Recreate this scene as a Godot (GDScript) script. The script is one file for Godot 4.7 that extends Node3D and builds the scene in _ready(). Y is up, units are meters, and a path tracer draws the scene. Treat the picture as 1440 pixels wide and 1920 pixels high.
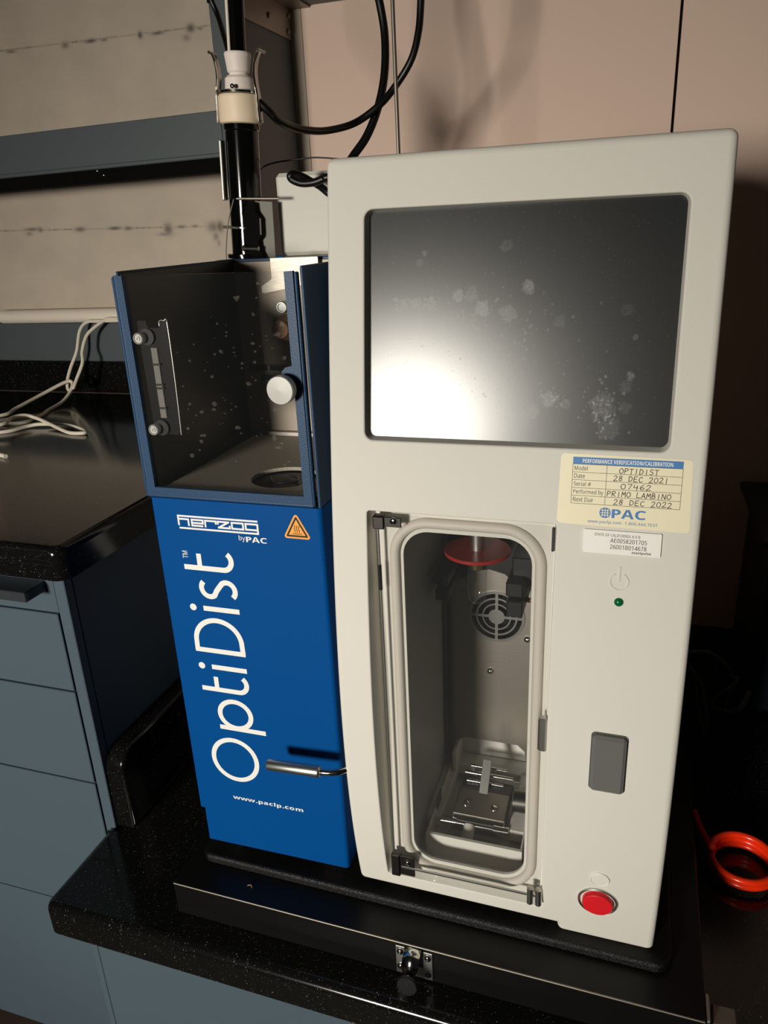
extends Node3D
# A laboratory distillation analyser on a black bench, lit by one round work lamp. Metres, y up; y = 0 is the lower edge of the white front.

var M := {}
const ZP := [-0.1607, 0.5876, -0.7373, 0.2274, -0.001]   # depth of the curved white front against height
const LAMP := Vector3(-0.62, 0.59, 2.5)
const BX := -0.173
const BZ := -0.0053
const YC := -0.061          # top of the low bench
const ZW := -0.72           # face of the rear wall

# ---------------------------------------------------------------- naming
func numbered(n: String) -> String:
	if not has_node(n):
		return n
	var k := 1
	while has_node("%s_%03d" % [n, k]):
		k += 1
	return "%s_%03d" % [n, k]

func thing(n: String, label: String, category: String, group := "") -> Node3D:
	var o := Node3D.new()
	o.name = numbered(n)
	add_child(o)
	return tag(o, label, category, group)

func tag(o: Node3D, label: String, category: String, group := "") -> Node3D:
	o.set_meta("label", label)
	o.set_meta("category", category)
	if group != "":
		o.set_meta("group", group)
	return o

func obj(n: String, st, mat: Material, parent: Node3D = null) -> MeshInstance3D:
	var o := MeshInstance3D.new()
	o.mesh = st.commit() if st is SurfaceTool else st
	o.material_override = mat
	o.cast_shadow = GeometryInstance3D.SHADOW_CASTING_SETTING_ON
	if parent == null:
		o.name = numbered(n)
		add_child(o)
	else:
		o.name = n
		parent.add_child(o, true)
	return o

func struct(n: String, st, mat: Material, parent: Node3D = null) -> MeshInstance3D:
	var o := obj(n, st, mat, parent)
	if parent == null:
		o.set_meta("kind", "structure")
	return o

# ---------------------------------------------------------------- mesh helpers
func new_st() -> SurfaceTool:
	var st := SurfaceTool.new()
	st.begin(Mesh.PRIMITIVE_TRIANGLES)
	st.set_smooth_group(-1)
	return st

func fin(st: SurfaceTool) -> ArrayMesh:
	st.generate_normals()
	return st.commit()

func tri(st: SurfaceTool, a: Vector3, b: Vector3, c: Vector3) -> void:
	st.add_vertex(a)
	st.add_vertex(b)
	st.add_vertex(c)

func quad(st: SurfaceTool, a: Vector3, b: Vector3, c: Vector3, d: Vector3) -> void:
	tri(st, a, b, c)
	tri(st, a, c, d)

func fan_out(st: SurfaceTool, p: Array, inside: Vector3) -> void:
	var n: Vector3 = (p[1] - p[0]).cross(p[2] - p[0])
	var q := p.duplicate()
	if n.dot(p[0] - inside) > 0.0:
		q.reverse()
	for k in range(1, q.size() - 1):
		tri(st, q[0], q[k], q[k + 1])

# a box with its edges cut, turned and placed by xf
func rbox(st: SurfaceTool, lo: Vector3, hi: Vector3, r := 0.001, xf := Transform3D()) -> void:
	st.set_smooth_group(-1)
	var c := (lo + hi) / 2.0
	var h := ((hi - lo) / 2.0).abs()
	r = minf(r, 0.45 * minf(h.x, minf(h.y, h.z)) * 2.0)
	var cc := xf * c
	var v := func(s: Vector3, ax: int) -> Vector3:
		var p := Vector3(s.x * h.x, s.y * h.y, s.z * h.z)
		for k in 3:
			if k != ax:
				p[k] -= s[k] * r
		return xf * (c + p)
	for ax in 3:
		var u := (ax + 1) % 3
		var w := (ax + 2) % 3
		for s in [-1.0, 1.0]:
			var f := []
			for t in [[-1.0, -1.0], [1.0, -1.0], [1.0, 1.0], [-1.0, 1.0]]:
				var q := Vector3()
				q[ax] = s
				q[u] = t[0]
				q[w] = t[1]
				f.append(v.call(q, ax))
			fan_out(st, f, cc)
		for s in [-1.0, 1.0]:
			for t in [-1.0, 1.0]:
				var q0 := Vector3()
				q0[u] = s
				q0[w] = t
				q0[ax] = -1.0
				var q1 := q0
				q1[ax] = 1.0
				fan_out(st, [v.call(q0, u), v.call(q1, u), v.call(q1, w), v.call(q0, w)], cc)
	for a in [-1.0, 1.0]:
		for b in [-1.0, 1.0]:
			for d in [-1.0, 1.0]:
				var s := Vector3(a, b, d)
				fan_out(st, [v.call(s, 0), v.call(s, 1), v.call(s, 2)], cc)

func box_obj(n: String, lo: Vector3, hi: Vector3, mat: Material, parent: Node3D = null, r := 0.001, xf := Transform3D()) -> MeshInstance3D:
	var st := new_st()
	rbox(st, lo, hi, r, xf)
	return obj(n, fin(st), mat, parent)

# rings of points joined by smooth quads
func loft(st: SurfaceTool, rings: Array, closed := true, sg := 1) -> void:
	st.set_smooth_group(sg)
	for k in range(rings.size() - 1):
		var a: Array = rings[k]
		var b: Array = rings[k + 1]
		var n := a.size()
		for i in range(n if closed else n - 1):
			var j := (i + 1) % n
			quad(st, a[i], a[j], b[j], b[i])
	st.set_smooth_group(-1)

func cap(st: SurfaceTool, ring: Array, up: bool) -> void:
	var c := Vector3()
	for p in ring:
		c += p
	c /= ring.size()
	for i in ring.size():
		var j := (i + 1) % ring.size()
		if up:
			tri(st, c, ring[i], ring[j])
		else:
			tri(st, c, ring[j], ring[i])

func smooth_pts(p: Array, n := 6, closed := false) -> Array:
	var out := []
	var m := p.size()
	for i in range(m if closed else m - 1):
		var a: Vector3 = p[(i - 1 + m) % m] if (closed or i > 0) else p[0]
		var b: Vector3 = p[i]
		var c: Vector3 = p[(i + 1) % m]
		var d: Vector3 = p[(i + 2) % m] if (closed or i + 2 < m) else p[m - 1]
		for k in n:
			out.append(b.cubic_interpolate(c, a, d, float(k) / n))
	if not closed:
		out.append(p[m - 1])
	return out

func tube(st: SurfaceTool, p: Array, r: float, seg := 10, closed := false) -> void:
	var rings := []
	var m := p.size()
	var up := Vector3.ZERO
	for i in m:
		var t: Vector3
		if closed:
			t = (p[(i + 1) % m] - p[(i - 1 + m) % m]).normalized()
		else:
			t = (p[mini(i + 1, m - 1)] - p[maxi(i - 1, 0)]).normalized()
		if up == Vector3.ZERO:
			up = Vector3.UP if absf(t.y) < 0.9 else Vector3.RIGHT
		up = (up - t * up.dot(t)).normalized()
		var s := t.cross(up)
		var ring := []
		for k in seg:
			var a := TAU * k / seg
			ring.append(p[i] + (up * cos(a) + s * sin(a)) * r)
		rings.append(ring)
	if closed:
		rings.append(rings[0])
	loft(st, rings)
	if not closed:
		cap(st, rings[0], true)
		cap(st, rings[m - 1], false)

func cord(n: String, p: Array, r: float, mat: Material, parent: Node3D = null, sub := 6) -> MeshInstance3D:
	var st := new_st()
	tube(st, smooth_pts(p, sub), r, 10)
	return obj(n, fin(st), mat, parent)

# turned about the local y axis: profile of (radius, height); sharp = each band on its own
func lathe(st: SurfaceTool, prof: Array, xf := Transform3D(), seg := 28, sharp := false) -> void:
	var rings := []
	for q in prof:
		var ring := []
		for k in seg:
			var a := TAU * k / seg
			ring.append(xf * Vector3(q[0] * cos(a), q[1], q[0] * sin(a)))
		rings.append(ring)
	if sharp:
		for k in range(rings.size() - 1):
			loft(st, [rings[k], rings[k + 1]], true, k + 1)
	else:
		loft(st, rings)
	cap(st, rings[0], true)
	cap(st, rings[rings.size() - 1], false)

func lathe_obj(n: String, prof: Array, xf: Transform3D, mat: Material, parent: Node3D = null, seg := 28, sharp := true) -> MeshInstance3D:
	var st := new_st()
	lathe(st, prof, xf, seg, sharp)
	return obj(n, fin(st), mat, parent)

# local y -> +z, for knobs and screws on the front
func zf_axis(p: Vector3) -> Transform3D:
	return Transform3D(Basis(Vector3(1, 0, 0), Vector3(0, 0, 1), Vector3(0, -1, 0)), p)

func x_axis(p: Vector3) -> Transform3D:
	return Transform3D(Basis(Vector3(0, -1, 0), Vector3(1, 0, 0), Vector3(0, 0, 1)), p)

# ---- flat regions; 2D work is done in units of 5e-5 m
const U := 20000.0

func rounded(pts: Array, radii: Array, seg := 6) -> PackedVector2Array:
	var out := PackedVector2Array()
	var n := pts.size()
	for i in n:
		var p: Vector2 = pts[i]
		var a: Vector2 = (pts[(i - 1 + n) % n] - p).normalized()
		var b: Vector2 = (pts[(i + 1) % n] - p).normalized()
		var r: float = radii[i] if i < radii.size() else radii[0]
		if r <= 0.0:
			out.append(p)
			continue
		var half := a.angle_to(b) / 2.0
		var d := r / tan(absf(half))
		var c := p + (a + b).normalized() * (r / sin(absf(half)))
		var s := p + a * d - c
		var e := p + b * d - c
		var sweep := s.angle_to(e)
		for k in range(seg + 1):
			out.append(c + s.rotated(sweep * k / seg))
	return out

func rrect(x0: float, y0: float, x1: float, y1: float, r: float, seg := 6) -> PackedVector2Array:
	return rounded([Vector2(x0, y0), Vector2(x1, y0), Vector2(x1, y1), Vector2(x0, y1)], [r, r, r, r], seg)

func circle(c: Vector2, r: float, seg := 28) -> PackedVector2Array:
	var out := PackedVector2Array()
	for k in seg:
		out.append(c + Vector2(r, 0).rotated(TAU * k / seg))
	return out

func up_scale(p: PackedVector2Array, k: float) -> PackedVector2Array:
	var out := PackedVector2Array()
	for q in p:
		out.append(q * k)
	return out

# polygons without holes that cover outer minus holes; cuts = heights to cut at
func pieces(outer: PackedVector2Array, holes: Array, cuts: Array = []) -> Array:
	var big := up_scale(outer, U)
	var x0 := INF
	var x1 := -INF
	var y0 := INF
	var y1 := -INF
	for p in big:
		x0 = minf(x0, p.x)
		x1 = maxf(x1, p.x)
		y0 = minf(y0, p.y)
		y1 = maxf(y1, p.y)
	var ys := [y0 - 1.0, y1 + 1.0]
	for c in cuts:
		ys.append(c * U)
	for h in holes:
		var m := 0.0
		for p in h:
			m += p.y
		ys.append(m / h.size() * U)
	ys.sort()
	var out := []
	for k in range(ys.size() - 1):
		if ys[k + 1] - ys[k] < 0.5 or ys[k + 1] < y0 or ys[k] > y1:
			continue
		var strip := PackedVector2Array([Vector2(x0 - 9, ys[k]), Vector2(x1 + 9, ys[k]), Vector2(x1 + 9, ys[k + 1]), Vector2(x0 - 9, ys[k + 1])])
		var have: Array = Geometry2D.intersect_polygons(big, strip)
		for h in holes:
			var next := []
			for q in have:
				next.append_array(Geometry2D.clip_polygons(q, up_scale(h, U)))
			have = next
		for q in have:
			if not Geometry2D.is_polygon_clockwise(q):
				out.append(up_scale(q, 1.0 / U))
	return out

# a plate of that outline from depth d0 to d1 (d1 is its face), placed by xf
func plate(st: SurfaceTool, outer: PackedVector2Array, d0: float, d1: float, xf := Transform3D(), holes: Array = [], sg := -1) -> void:
	st.set_smooth_group(-1)
	for q in pieces(outer, holes):
		var idx := Geometry2D.triangulate_polygon(up_scale(q, U))
		for k in range(0, idx.size(), 3):
			var a: Vector2 = q[idx[k]]
			var b: Vector2 = q[idx[k + 1]]
			var c: Vector2 = q[idx[k + 2]]
			if (b - a).cross(c - a) > 0.0:
				var t := b
				b = c
				c = t
			tri(st, xf * Vector3(a.x, a.y, d1), xf * Vector3(b.x, b.y, d1), xf * Vector3(c.x, c.y, d1))
			if d0 != d1:
				tri(st, xf * Vector3(a.x, a.y, d0), xf * Vector3(c.x, c.y, d0), xf * Vector3(b.x, b.y, d0))
	if d0 != d1:
		var all := [outer]
		all.append_array(holes)
		for r in all.size():
			var path: PackedVector2Array = all[r]
			var ccw := not Geometry2D.is_polygon_clockwise(path)
			var flip := ccw if r == 0 else not ccw
			var ra := []
			var rb := []
			for p in path:
				ra.append(xf * Vector3(p.x, p.y, d1))
				rb.append(xf * Vector3(p.x, p.y, d0))
			loft(st, [rb, ra] if not flip else [ra, rb], true, sg)

func plate_obj(n: String, outer: PackedVector2Array, d0: float, d1: float, mat: Material, parent: Node3D = null, xf := Transform3D(), holes: Array = []) -> MeshInstance3D:
	var st := new_st()
	plate(st, outer, d0, d1, xf, holes)
	return obj(n, fin(st), mat, parent)

func normals2(path: PackedVector2Array) -> PackedVector2Array:   # pointing out of a counter-clockwise path
	var out := PackedVector2Array()
	var n := path.size()
	for i in n:
		var a := (path[i] - path[(i - 1 + n) % n]).normalized()
		var b := (path[(i + 1) % n] - path[i]).normalized()
		var t := (a + b).normalized()
		out.append(Vector2(t.y, -t.x))
	return out

func shifted(path: PackedVector2Array, d: float) -> PackedVector2Array:
	var nn := normals2(path)
	var out := PackedVector2Array()
	for i in path.size():
		out.append(path[i] + nn[i] * d)
	return out

# a slab in the xz plane with a rounded upper edge; path counter-clockwise in (x, -z)
func slab(st: SurfaceTool, path: PackedVector2Array, y0: float, y1: float, r: float) -> void:
	var rings := []
	for k in range(6):
		var a := PI / 2 * k / 5.0
		var ring := []
		for p in shifted(path, -r + r * sin(a)):
			ring.append(Vector3(p.x, y1 - r + r * cos(a), -p.y))
		rings.append(ring)
	loft(st, [rings[0], rings[1], rings[2], rings[3], rings[4], rings[5]])
	var low := []
	for p in path:
		low.append(Vector3(p.x, y0, -p.y))
	loft(st, [rings[5], low], true, 2)
	var inner := shifted(path, -r)
	var tb := Transform3D(Basis(Vector3(1, 0, 0), Vector3(0, 0, -1), Vector3(0, 1, 0)), Vector3())
	plate(st, inner, y1, y1, tb)
	plate(st, path, y0, y0, tb)

# ---- lettering
var layer := 0

func ribbon(st: SurfaceTool, pts: Array, w: float, xf: Transform3D, d0: float, d1: float, round_end := false) -> void:
	var p := PackedVector2Array()
	for q in pts:
		p.append(q * U * 5.0)
	layer = (layer + 1) % 9            # strokes that cross lie a few thousandths of a millimetre apart
	var outer := []
	var inner := []
	for poly in Geometry2D.offset_polyline(p, w * U * 2.5, Geometry2D.JOIN_ROUND if round_end else Geometry2D.JOIN_MITER, Geometry2D.END_ROUND if round_end else Geometry2D.END_BUTT):
		(inner if Geometry2D.is_polygon_clockwise(poly) else outer).append(up_scale(poly, 0.2 / U))
	for poly in outer:
		plate(st, poly, d0, d1 + layer * 0.000004, xf, inner)

func arc(c: Vector2, rx: float, ry: float, a0: float, a1: float, n := 24) -> Array:
	var out := []
	for k in range(n + 1):
		var a := deg_to_rad(lerpf(a0, a1, float(k) / n))
		out.append(c + Vector2(rx * cos(a), ry * sin(a)))
	return out

var fonts := {}

func font(kind: String) -> SystemFont:
	if not fonts.has(kind):
		var f := SystemFont.new()
		f.font_names = PackedStringArray(["Droid Serif" if kind == "serif" else "Droid Sans"])
		if kind == "bold":
			f.font_weight = 700
		fonts[kind] = f
	return fonts[kind]

# text whose ink fills the rectangle (x0, y0)-(x1, y1) of the plane xf
func text(n: String, s: String, kind: String, x0: float, y0: float, x1: float, y1: float, xf: Transform3D, mat: Material, parent: Node3D) -> MeshInstance3D:
	var t := TextMesh.new()
	t.text = s
	t.font = font(kind)
	t.font_size = 64
	t.pixel_size = 0.001
	t.depth = 0.002
	t.curve_step = 2.0
	var b := t.get_aabb()
	var k := Vector3((x1 - x0) / b.size.x, (y1 - y0) / b.size.y, 0.02)
	var o := obj(n, t, mat, parent)
	o.transform = xf * Transform3D(Basis.from_scale(k), Vector3(x0 - b.position.x * k.x, y0 - b.position.y * k.y, 0.00012))
	return o

# hand-lettered capitals and figures on a 4 x 6 grid
const PEN := {
	"O": [[2, 6, 0.6, 5, 0, 3, 0.6, 1, 2, 0, 3.4, 1, 4, 3, 3.4, 5, 2, 6]], "0": [[2, 6, 0.6, 5, 0.2, 3, 0.6, 1, 2, 0, 3.4, 1, 3.8, 3, 3.4, 5, 2, 6]],
	"P": [[0.4, 0, 0.6, 6, 3, 5.8, 3.8, 4.6, 3, 3.3, 0.6, 2.8]], "T": [[0, 6, 4, 6], [2, 6, 2, 0]], "I": [[2, 6, 2, 0]], "1": [[2, 6, 2, 0]],
	"D": [[0.4, 0, 0.5, 6, 2.6, 5.4, 3.9, 3.2, 2.8, 0.8, 0.4, 0]], "S": [[3.6, 5.4, 2, 6, 0.6, 5, 1, 3.6, 3, 2.8, 3.7, 1.4, 2.4, 0, 0.3, 0.5]],
	"2": [[0.4, 4.8, 1.4, 6, 3, 5.8, 3.4, 4.4, 2, 2, 0.2, 0, 4, 0.2]], "8": [[3.4, 5.2, 2, 6, 0.7, 5, 1.2, 3.6, 3, 2.6, 3.4, 1, 2, 0, 0.5, 1, 1, 2.6, 3, 3.8, 3.4, 5.2]],
	"E": [[3.6, 6, 0.5, 5.9, 0.4, 0, 3.8, 0.1], [0.5, 3, 3, 3.1]], "C": [[3.6, 5.2, 2.2, 6, 0.6, 4.6, 0.4, 2, 1.6, 0.2, 3.8, 0.8]],
	"7": [[0.2, 5.8, 3.8, 6, 1.6, 0]], "4": [[0.8, 6, 0.4, 2.8, 3.8, 2.8], [3, 5.4, 3, 0]], "6": [[3.2, 6, 1, 4, 0.4, 1.6, 1.6, 0, 3.4, 0.6, 3.6, 2.2, 2, 3, 0.6, 2]],
	"R": [[0.4, 0, 0.5, 6, 3, 5.8, 3.6, 4.6, 2.8, 3.2, 0.6, 3, 3.8, 0]], "M": [[0, 0, 0.6, 6, 2, 2.4, 3.4, 6, 4, 0]], "L": [[0.5, 6, 0.4, 0, 3.8, 0.1]],
	"A": [[0, 0, 2, 6, 3.8, 0], [0.8, 2.2, 3.2, 2.2]], "B": [[0.4, 0, 0.5, 6, 2.8, 5.6, 3, 3.8, 0.6, 3.2, 3.6, 2.4, 3.2, 0.4, 0.4, 0]], "N": [[0.2, 0, 0.4, 6, 3.5, 0, 3.7, 6]],
}

func hand(st: SurfaceTool, s: String, x0: float, x1: float, y0: float, h: float, xf: Transform3D, w: float) -> void:
	var adv := (x1 - x0) / s.length()
	for i in s.length():
		if not PEN.has(s[i]):
			continue
		for line in PEN[s[i]]:
			var p := []
			for k in range(0, line.size(), 2):
				p.append(Vector2(x0 + adv * (i + 0.08 + 0.8 * line[k] / 4.0) + line[k + 1] * h * 0.012, y0 + h * line[k + 1] / 6.0 + sin(i * 2.3) * h * 0.05))
			ribbon(st, p, w, xf, 0.0001, 0.00015, true)

# ---------------------------------------------------------------- materials
func mat(n: String, c: Color, rough := 0.5, metal := 0.0, spec := 0.5) -> StandardMaterial3D:
	var m := StandardMaterial3D.new()
	m.resource_name = n
	m.albedo_color = c
	m.roughness = rough
	m.metallic = metal
	m.metallic_specular = spec
	M[n] = m
	return m

func noise_tex(seed_: int, freq: float, size := 256, octaves := 3, as_normal := false, bump := 4.0) -> NoiseTexture2D:
	var f := FastNoiseLite.new()
	f.seed = seed_
	f.frequency = freq
	f.noise_type = FastNoiseLite.TYPE_SIMPLEX_SMOOTH
	f.fractal_octaves = octaves
	var t := NoiseTexture2D.new()
	t.width = size
	t.height = size
	t.seamless = true
	t.noise = f
	t.as_normal_map = as_normal
	t.bump_strength = bump
	return t

func world_tri(m: StandardMaterial3D, s: float, world := true) -> void:
	m.uv1_triplanar = true
	m.uv1_world_triplanar = world
	m.uv1_scale = Vector3(s, s, s)

func speckles(n: int, count: int, base: float, hi: float, seed_: int) -> ImageTexture:
	var rng := RandomNumberGenerator.new()
	rng.seed = seed_
	var im := Image.create(n, n, false, Image.FORMAT_RGB8)
	im.fill(Color(base, base, base * 0.98))
	for k in count:
		var v := base + (hi - base) * pow(rng.randf(), 3.0)
		var s := 1 if rng.randf() < 0.45 else (2 if rng.randf() < 0.8 else 3)
		im.fill_rect(Rect2i(rng.randi_range(0, n - 3), rng.randi_range(0, n - 3), s, 1 if rng.randf() < 0.6 else s), Color(v, v, v * 0.96))
	return ImageTexture.create_from_image(im)

func wall_dirt() -> ImageTexture:      # grime along two board joints
	var w := 1024
	var h := 1024
	var rng := RandomNumberGenerator.new()
	rng.seed = 5
	var acc := PackedFloat32Array()
	acc.resize(w * h)
	var put := func(x: float, y: float, rx: float, ry: float, a: float) -> void:
		for j in range(int(y - 2.5 * ry) - 1, int(y + 2.5 * ry) + 2):
			for i in range(int(x - 2.5 * rx) - 1, int(x + 2.5 * rx) + 2):
				if i >= 0 and j >= 0 and i < w and j < h:
					var d := pow((i - x) / rx, 2.0) + pow((j - y) / ry, 2.0)
					acc[j * w + i] = maxf(acc[j * w + i], a * exp(-d))
	# texture spans x -1.1 .. -0.3, y 0.4 .. 1.0
	var px := func(x: float) -> float: return (x + 1.1) / 0.8 * w
	var py := func(y: float) -> float: return (1.0 - y) / 0.6 * h
	for seg in [[-1.1, -0.42, 0.6175, -0.024, 0.0], [-1.1, -0.40, 0.9075, -0.0145, 0.0]]:
		var x: float = seg[0]
		while x < seg[1]:
			var y: float = seg[2] + (x + 1.1) * seg[3]
			put.call(px.call(x), py.call(y), 5.0, 2.2, 0.16 + 0.3 * rng.randf() * (1.0 if sin(x * 37.0 + seg[2] * 50.0) > -0.1 else 0.15))
			x += 0.006
	for b in [[-0.875, 0.6135, 0.03, 0.004, 0.45], [-0.856, 0.612, 0.010, 0.005, 0.45], [-0.883, 0.6063, 0.012, 0.005, 0.3], [-0.767, 0.6092, 0.018, 0.005, 0.5], [-0.692, 0.608, 0.022, 0.0035, 0.6], [-0.664, 0.6067, 0.012, 0.004, 0.5], [-0.5815, 0.6016, 0.014, 0.012, 0.5], [-0.588, 0.594, 0.026, 0.004, 0.32], [-0.554, 0.6048, 0.015, 0.003, 0.45], [-0.527, 0.6046, 0.012, 0.003, 0.4], [-0.4908, 0.602, 0.020, 0.011, 0.42], [-0.478, 0.602, 0.012, 0.011, 0.55], [-0.488, 0.587, 0.010, 0.010, 0.32], [-0.484, 0.576, 0.006, 0.008, 0.25],
			[-0.846, 0.901, 0.016, 0.003, 0.45], [-0.733, 0.899, 0.012, 0.006, 0.4], [-0.681, 0.9, 0.018, 0.0035, 0.65], [-0.655, 0.899, 0.01, 0.003, 0.45], [-0.585, 0.8985, 0.007, 0.006, 0.65], [-0.552, 0.8977, 0.018, 0.003, 0.55], [-0.491, 0.898, 0.012, 0.007, 0.6], [-0.5, 0.886, 0.012, 0.006, 0.28], [-0.474, 0.896, 0.01, 0.003, 0.35]]:
		put.call(px.call(b[0]), py.call(b[1]), b[2] / 0.8 * w * 0.6, b[3] / 0.6 * h * 0.8, b[4])
	var im := Image.create(w, h, false, Image.FORMAT_RGB8)
	var f := FastNoiseLite.new()
	f.seed = 3
	f.frequency = 0.006
	for j in h:
		for i in w:
			var n := 1.0 + 0.05 * f.get_noise_2d(i, j)
			var a := acc[j * w + i]
			var c := Color(0.755 * n, 0.70 * n, 0.635 * n).lerp(Color(0.16, 0.15, 0.14), a)
			im.set_pixel(i, j, c)
	return ImageTexture.create_from_image(im)

func screen_smudges(rough: bool) -> ImageTexture:
	var w := 640
	var h := 480
	var rng := RandomNumberGenerator.new()
	rng.seed = 11
	var acc := PackedFloat32Array()
	acc.resize(w * h)
	var fn := FastNoiseLite.new()
	fn.seed = 8
	fn.frequency = 0.12
	var put := func(x: float, y: float, r: float, a: float) -> void:
		for j in range(int(y - r) - 2, int(y + r) + 3):
			for i in range(int(x - r) - 2, int(x + r) + 3):
				if i >= 0 and j >= 0 and i < w and j < h:
					var d := Vector2(i - x, (j - y) * 0.9).length() / r * (1.0 + 0.55 * fn.get_noise_2d(i * 0.45 + 300.0, j * 0.45))
					if d < 1.15:
						acc[j * w + i] += a * smoothstep(1.15, 0.7, d) * (0.6 + 0.6 * fn.get_noise_2d(i, j))
	for b in [[200, 178, 11, 0.55], [252, 204, 14, 0.7], [345, 163, 13, 0.6], [228, 176, 15, 0.2], [305, 215, 17, 0.3], [296, 82, 12, 0.18], [540, 210, 12, 0.16], [412, 232, 12, 0.15], [556, 338, 8, 0.5], [548, 360, 12, 0.22], [396, 388, 15, 0.55], [364, 412, 13, 0.4], [345, 425, 14, 0.2], [505, 398, 24, 0.32], [520, 440, 24, 0.25], [548, 400, 12, 0.2], [430, 396, 9, 0.2], [560, 262, 5, 0.4], [115, 110, 8, 0.2], [125, 92, 5, 0.35]]:
		put.call(float(b[0]), float(b[1]), float(b[2]), float(b[3]))
	for k in 60:
		put.call(60 + rng.randf() * 90, 170 + rng.randf() * 26 + 10, 1.5 + rng.randf() * 3.0, 0.45)
	for k in 420:
		put.call(rng.randf() * w, rng.randf() * h, 0.6 + rng.randf() * 0.9, 0.22)
	for k in 110:
		put.call(290 + rng.randfn() * 90, 260 + rng.randfn() * 60, 1.0 + rng.randf() * 2.0, 0.3)
	for k in 70:
		put.call(505 + rng.randfn() * 22, 405 + rng.randfn() * 26, 1.0 + rng.randf() * 2.0, 0.6)
	for k in 40:
		put.call(398 + rng.randfn() * 14, 385 + rng.randfn() * 10, 1.0 + rng.randf() * 1.6, 0.6)
	var im := Image.create(w, h, false, Image.FORMAT_RGB8)
	for j in h:
		for i in w:
			var a := clampf(acc[j * w + i], 0.0, 1.0)
			if rough:
				var v := 0.265 + 0.2 * a
				im.set_pixel(i, j, Color(v, v, v))
			else:
				im.set_pixel(i, j, Color(0.11, 0.12, 0.12).lerp(Color(0.52, 0.53, 0.53), a))
	return ImageTexture.create_from_image(im)

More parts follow.
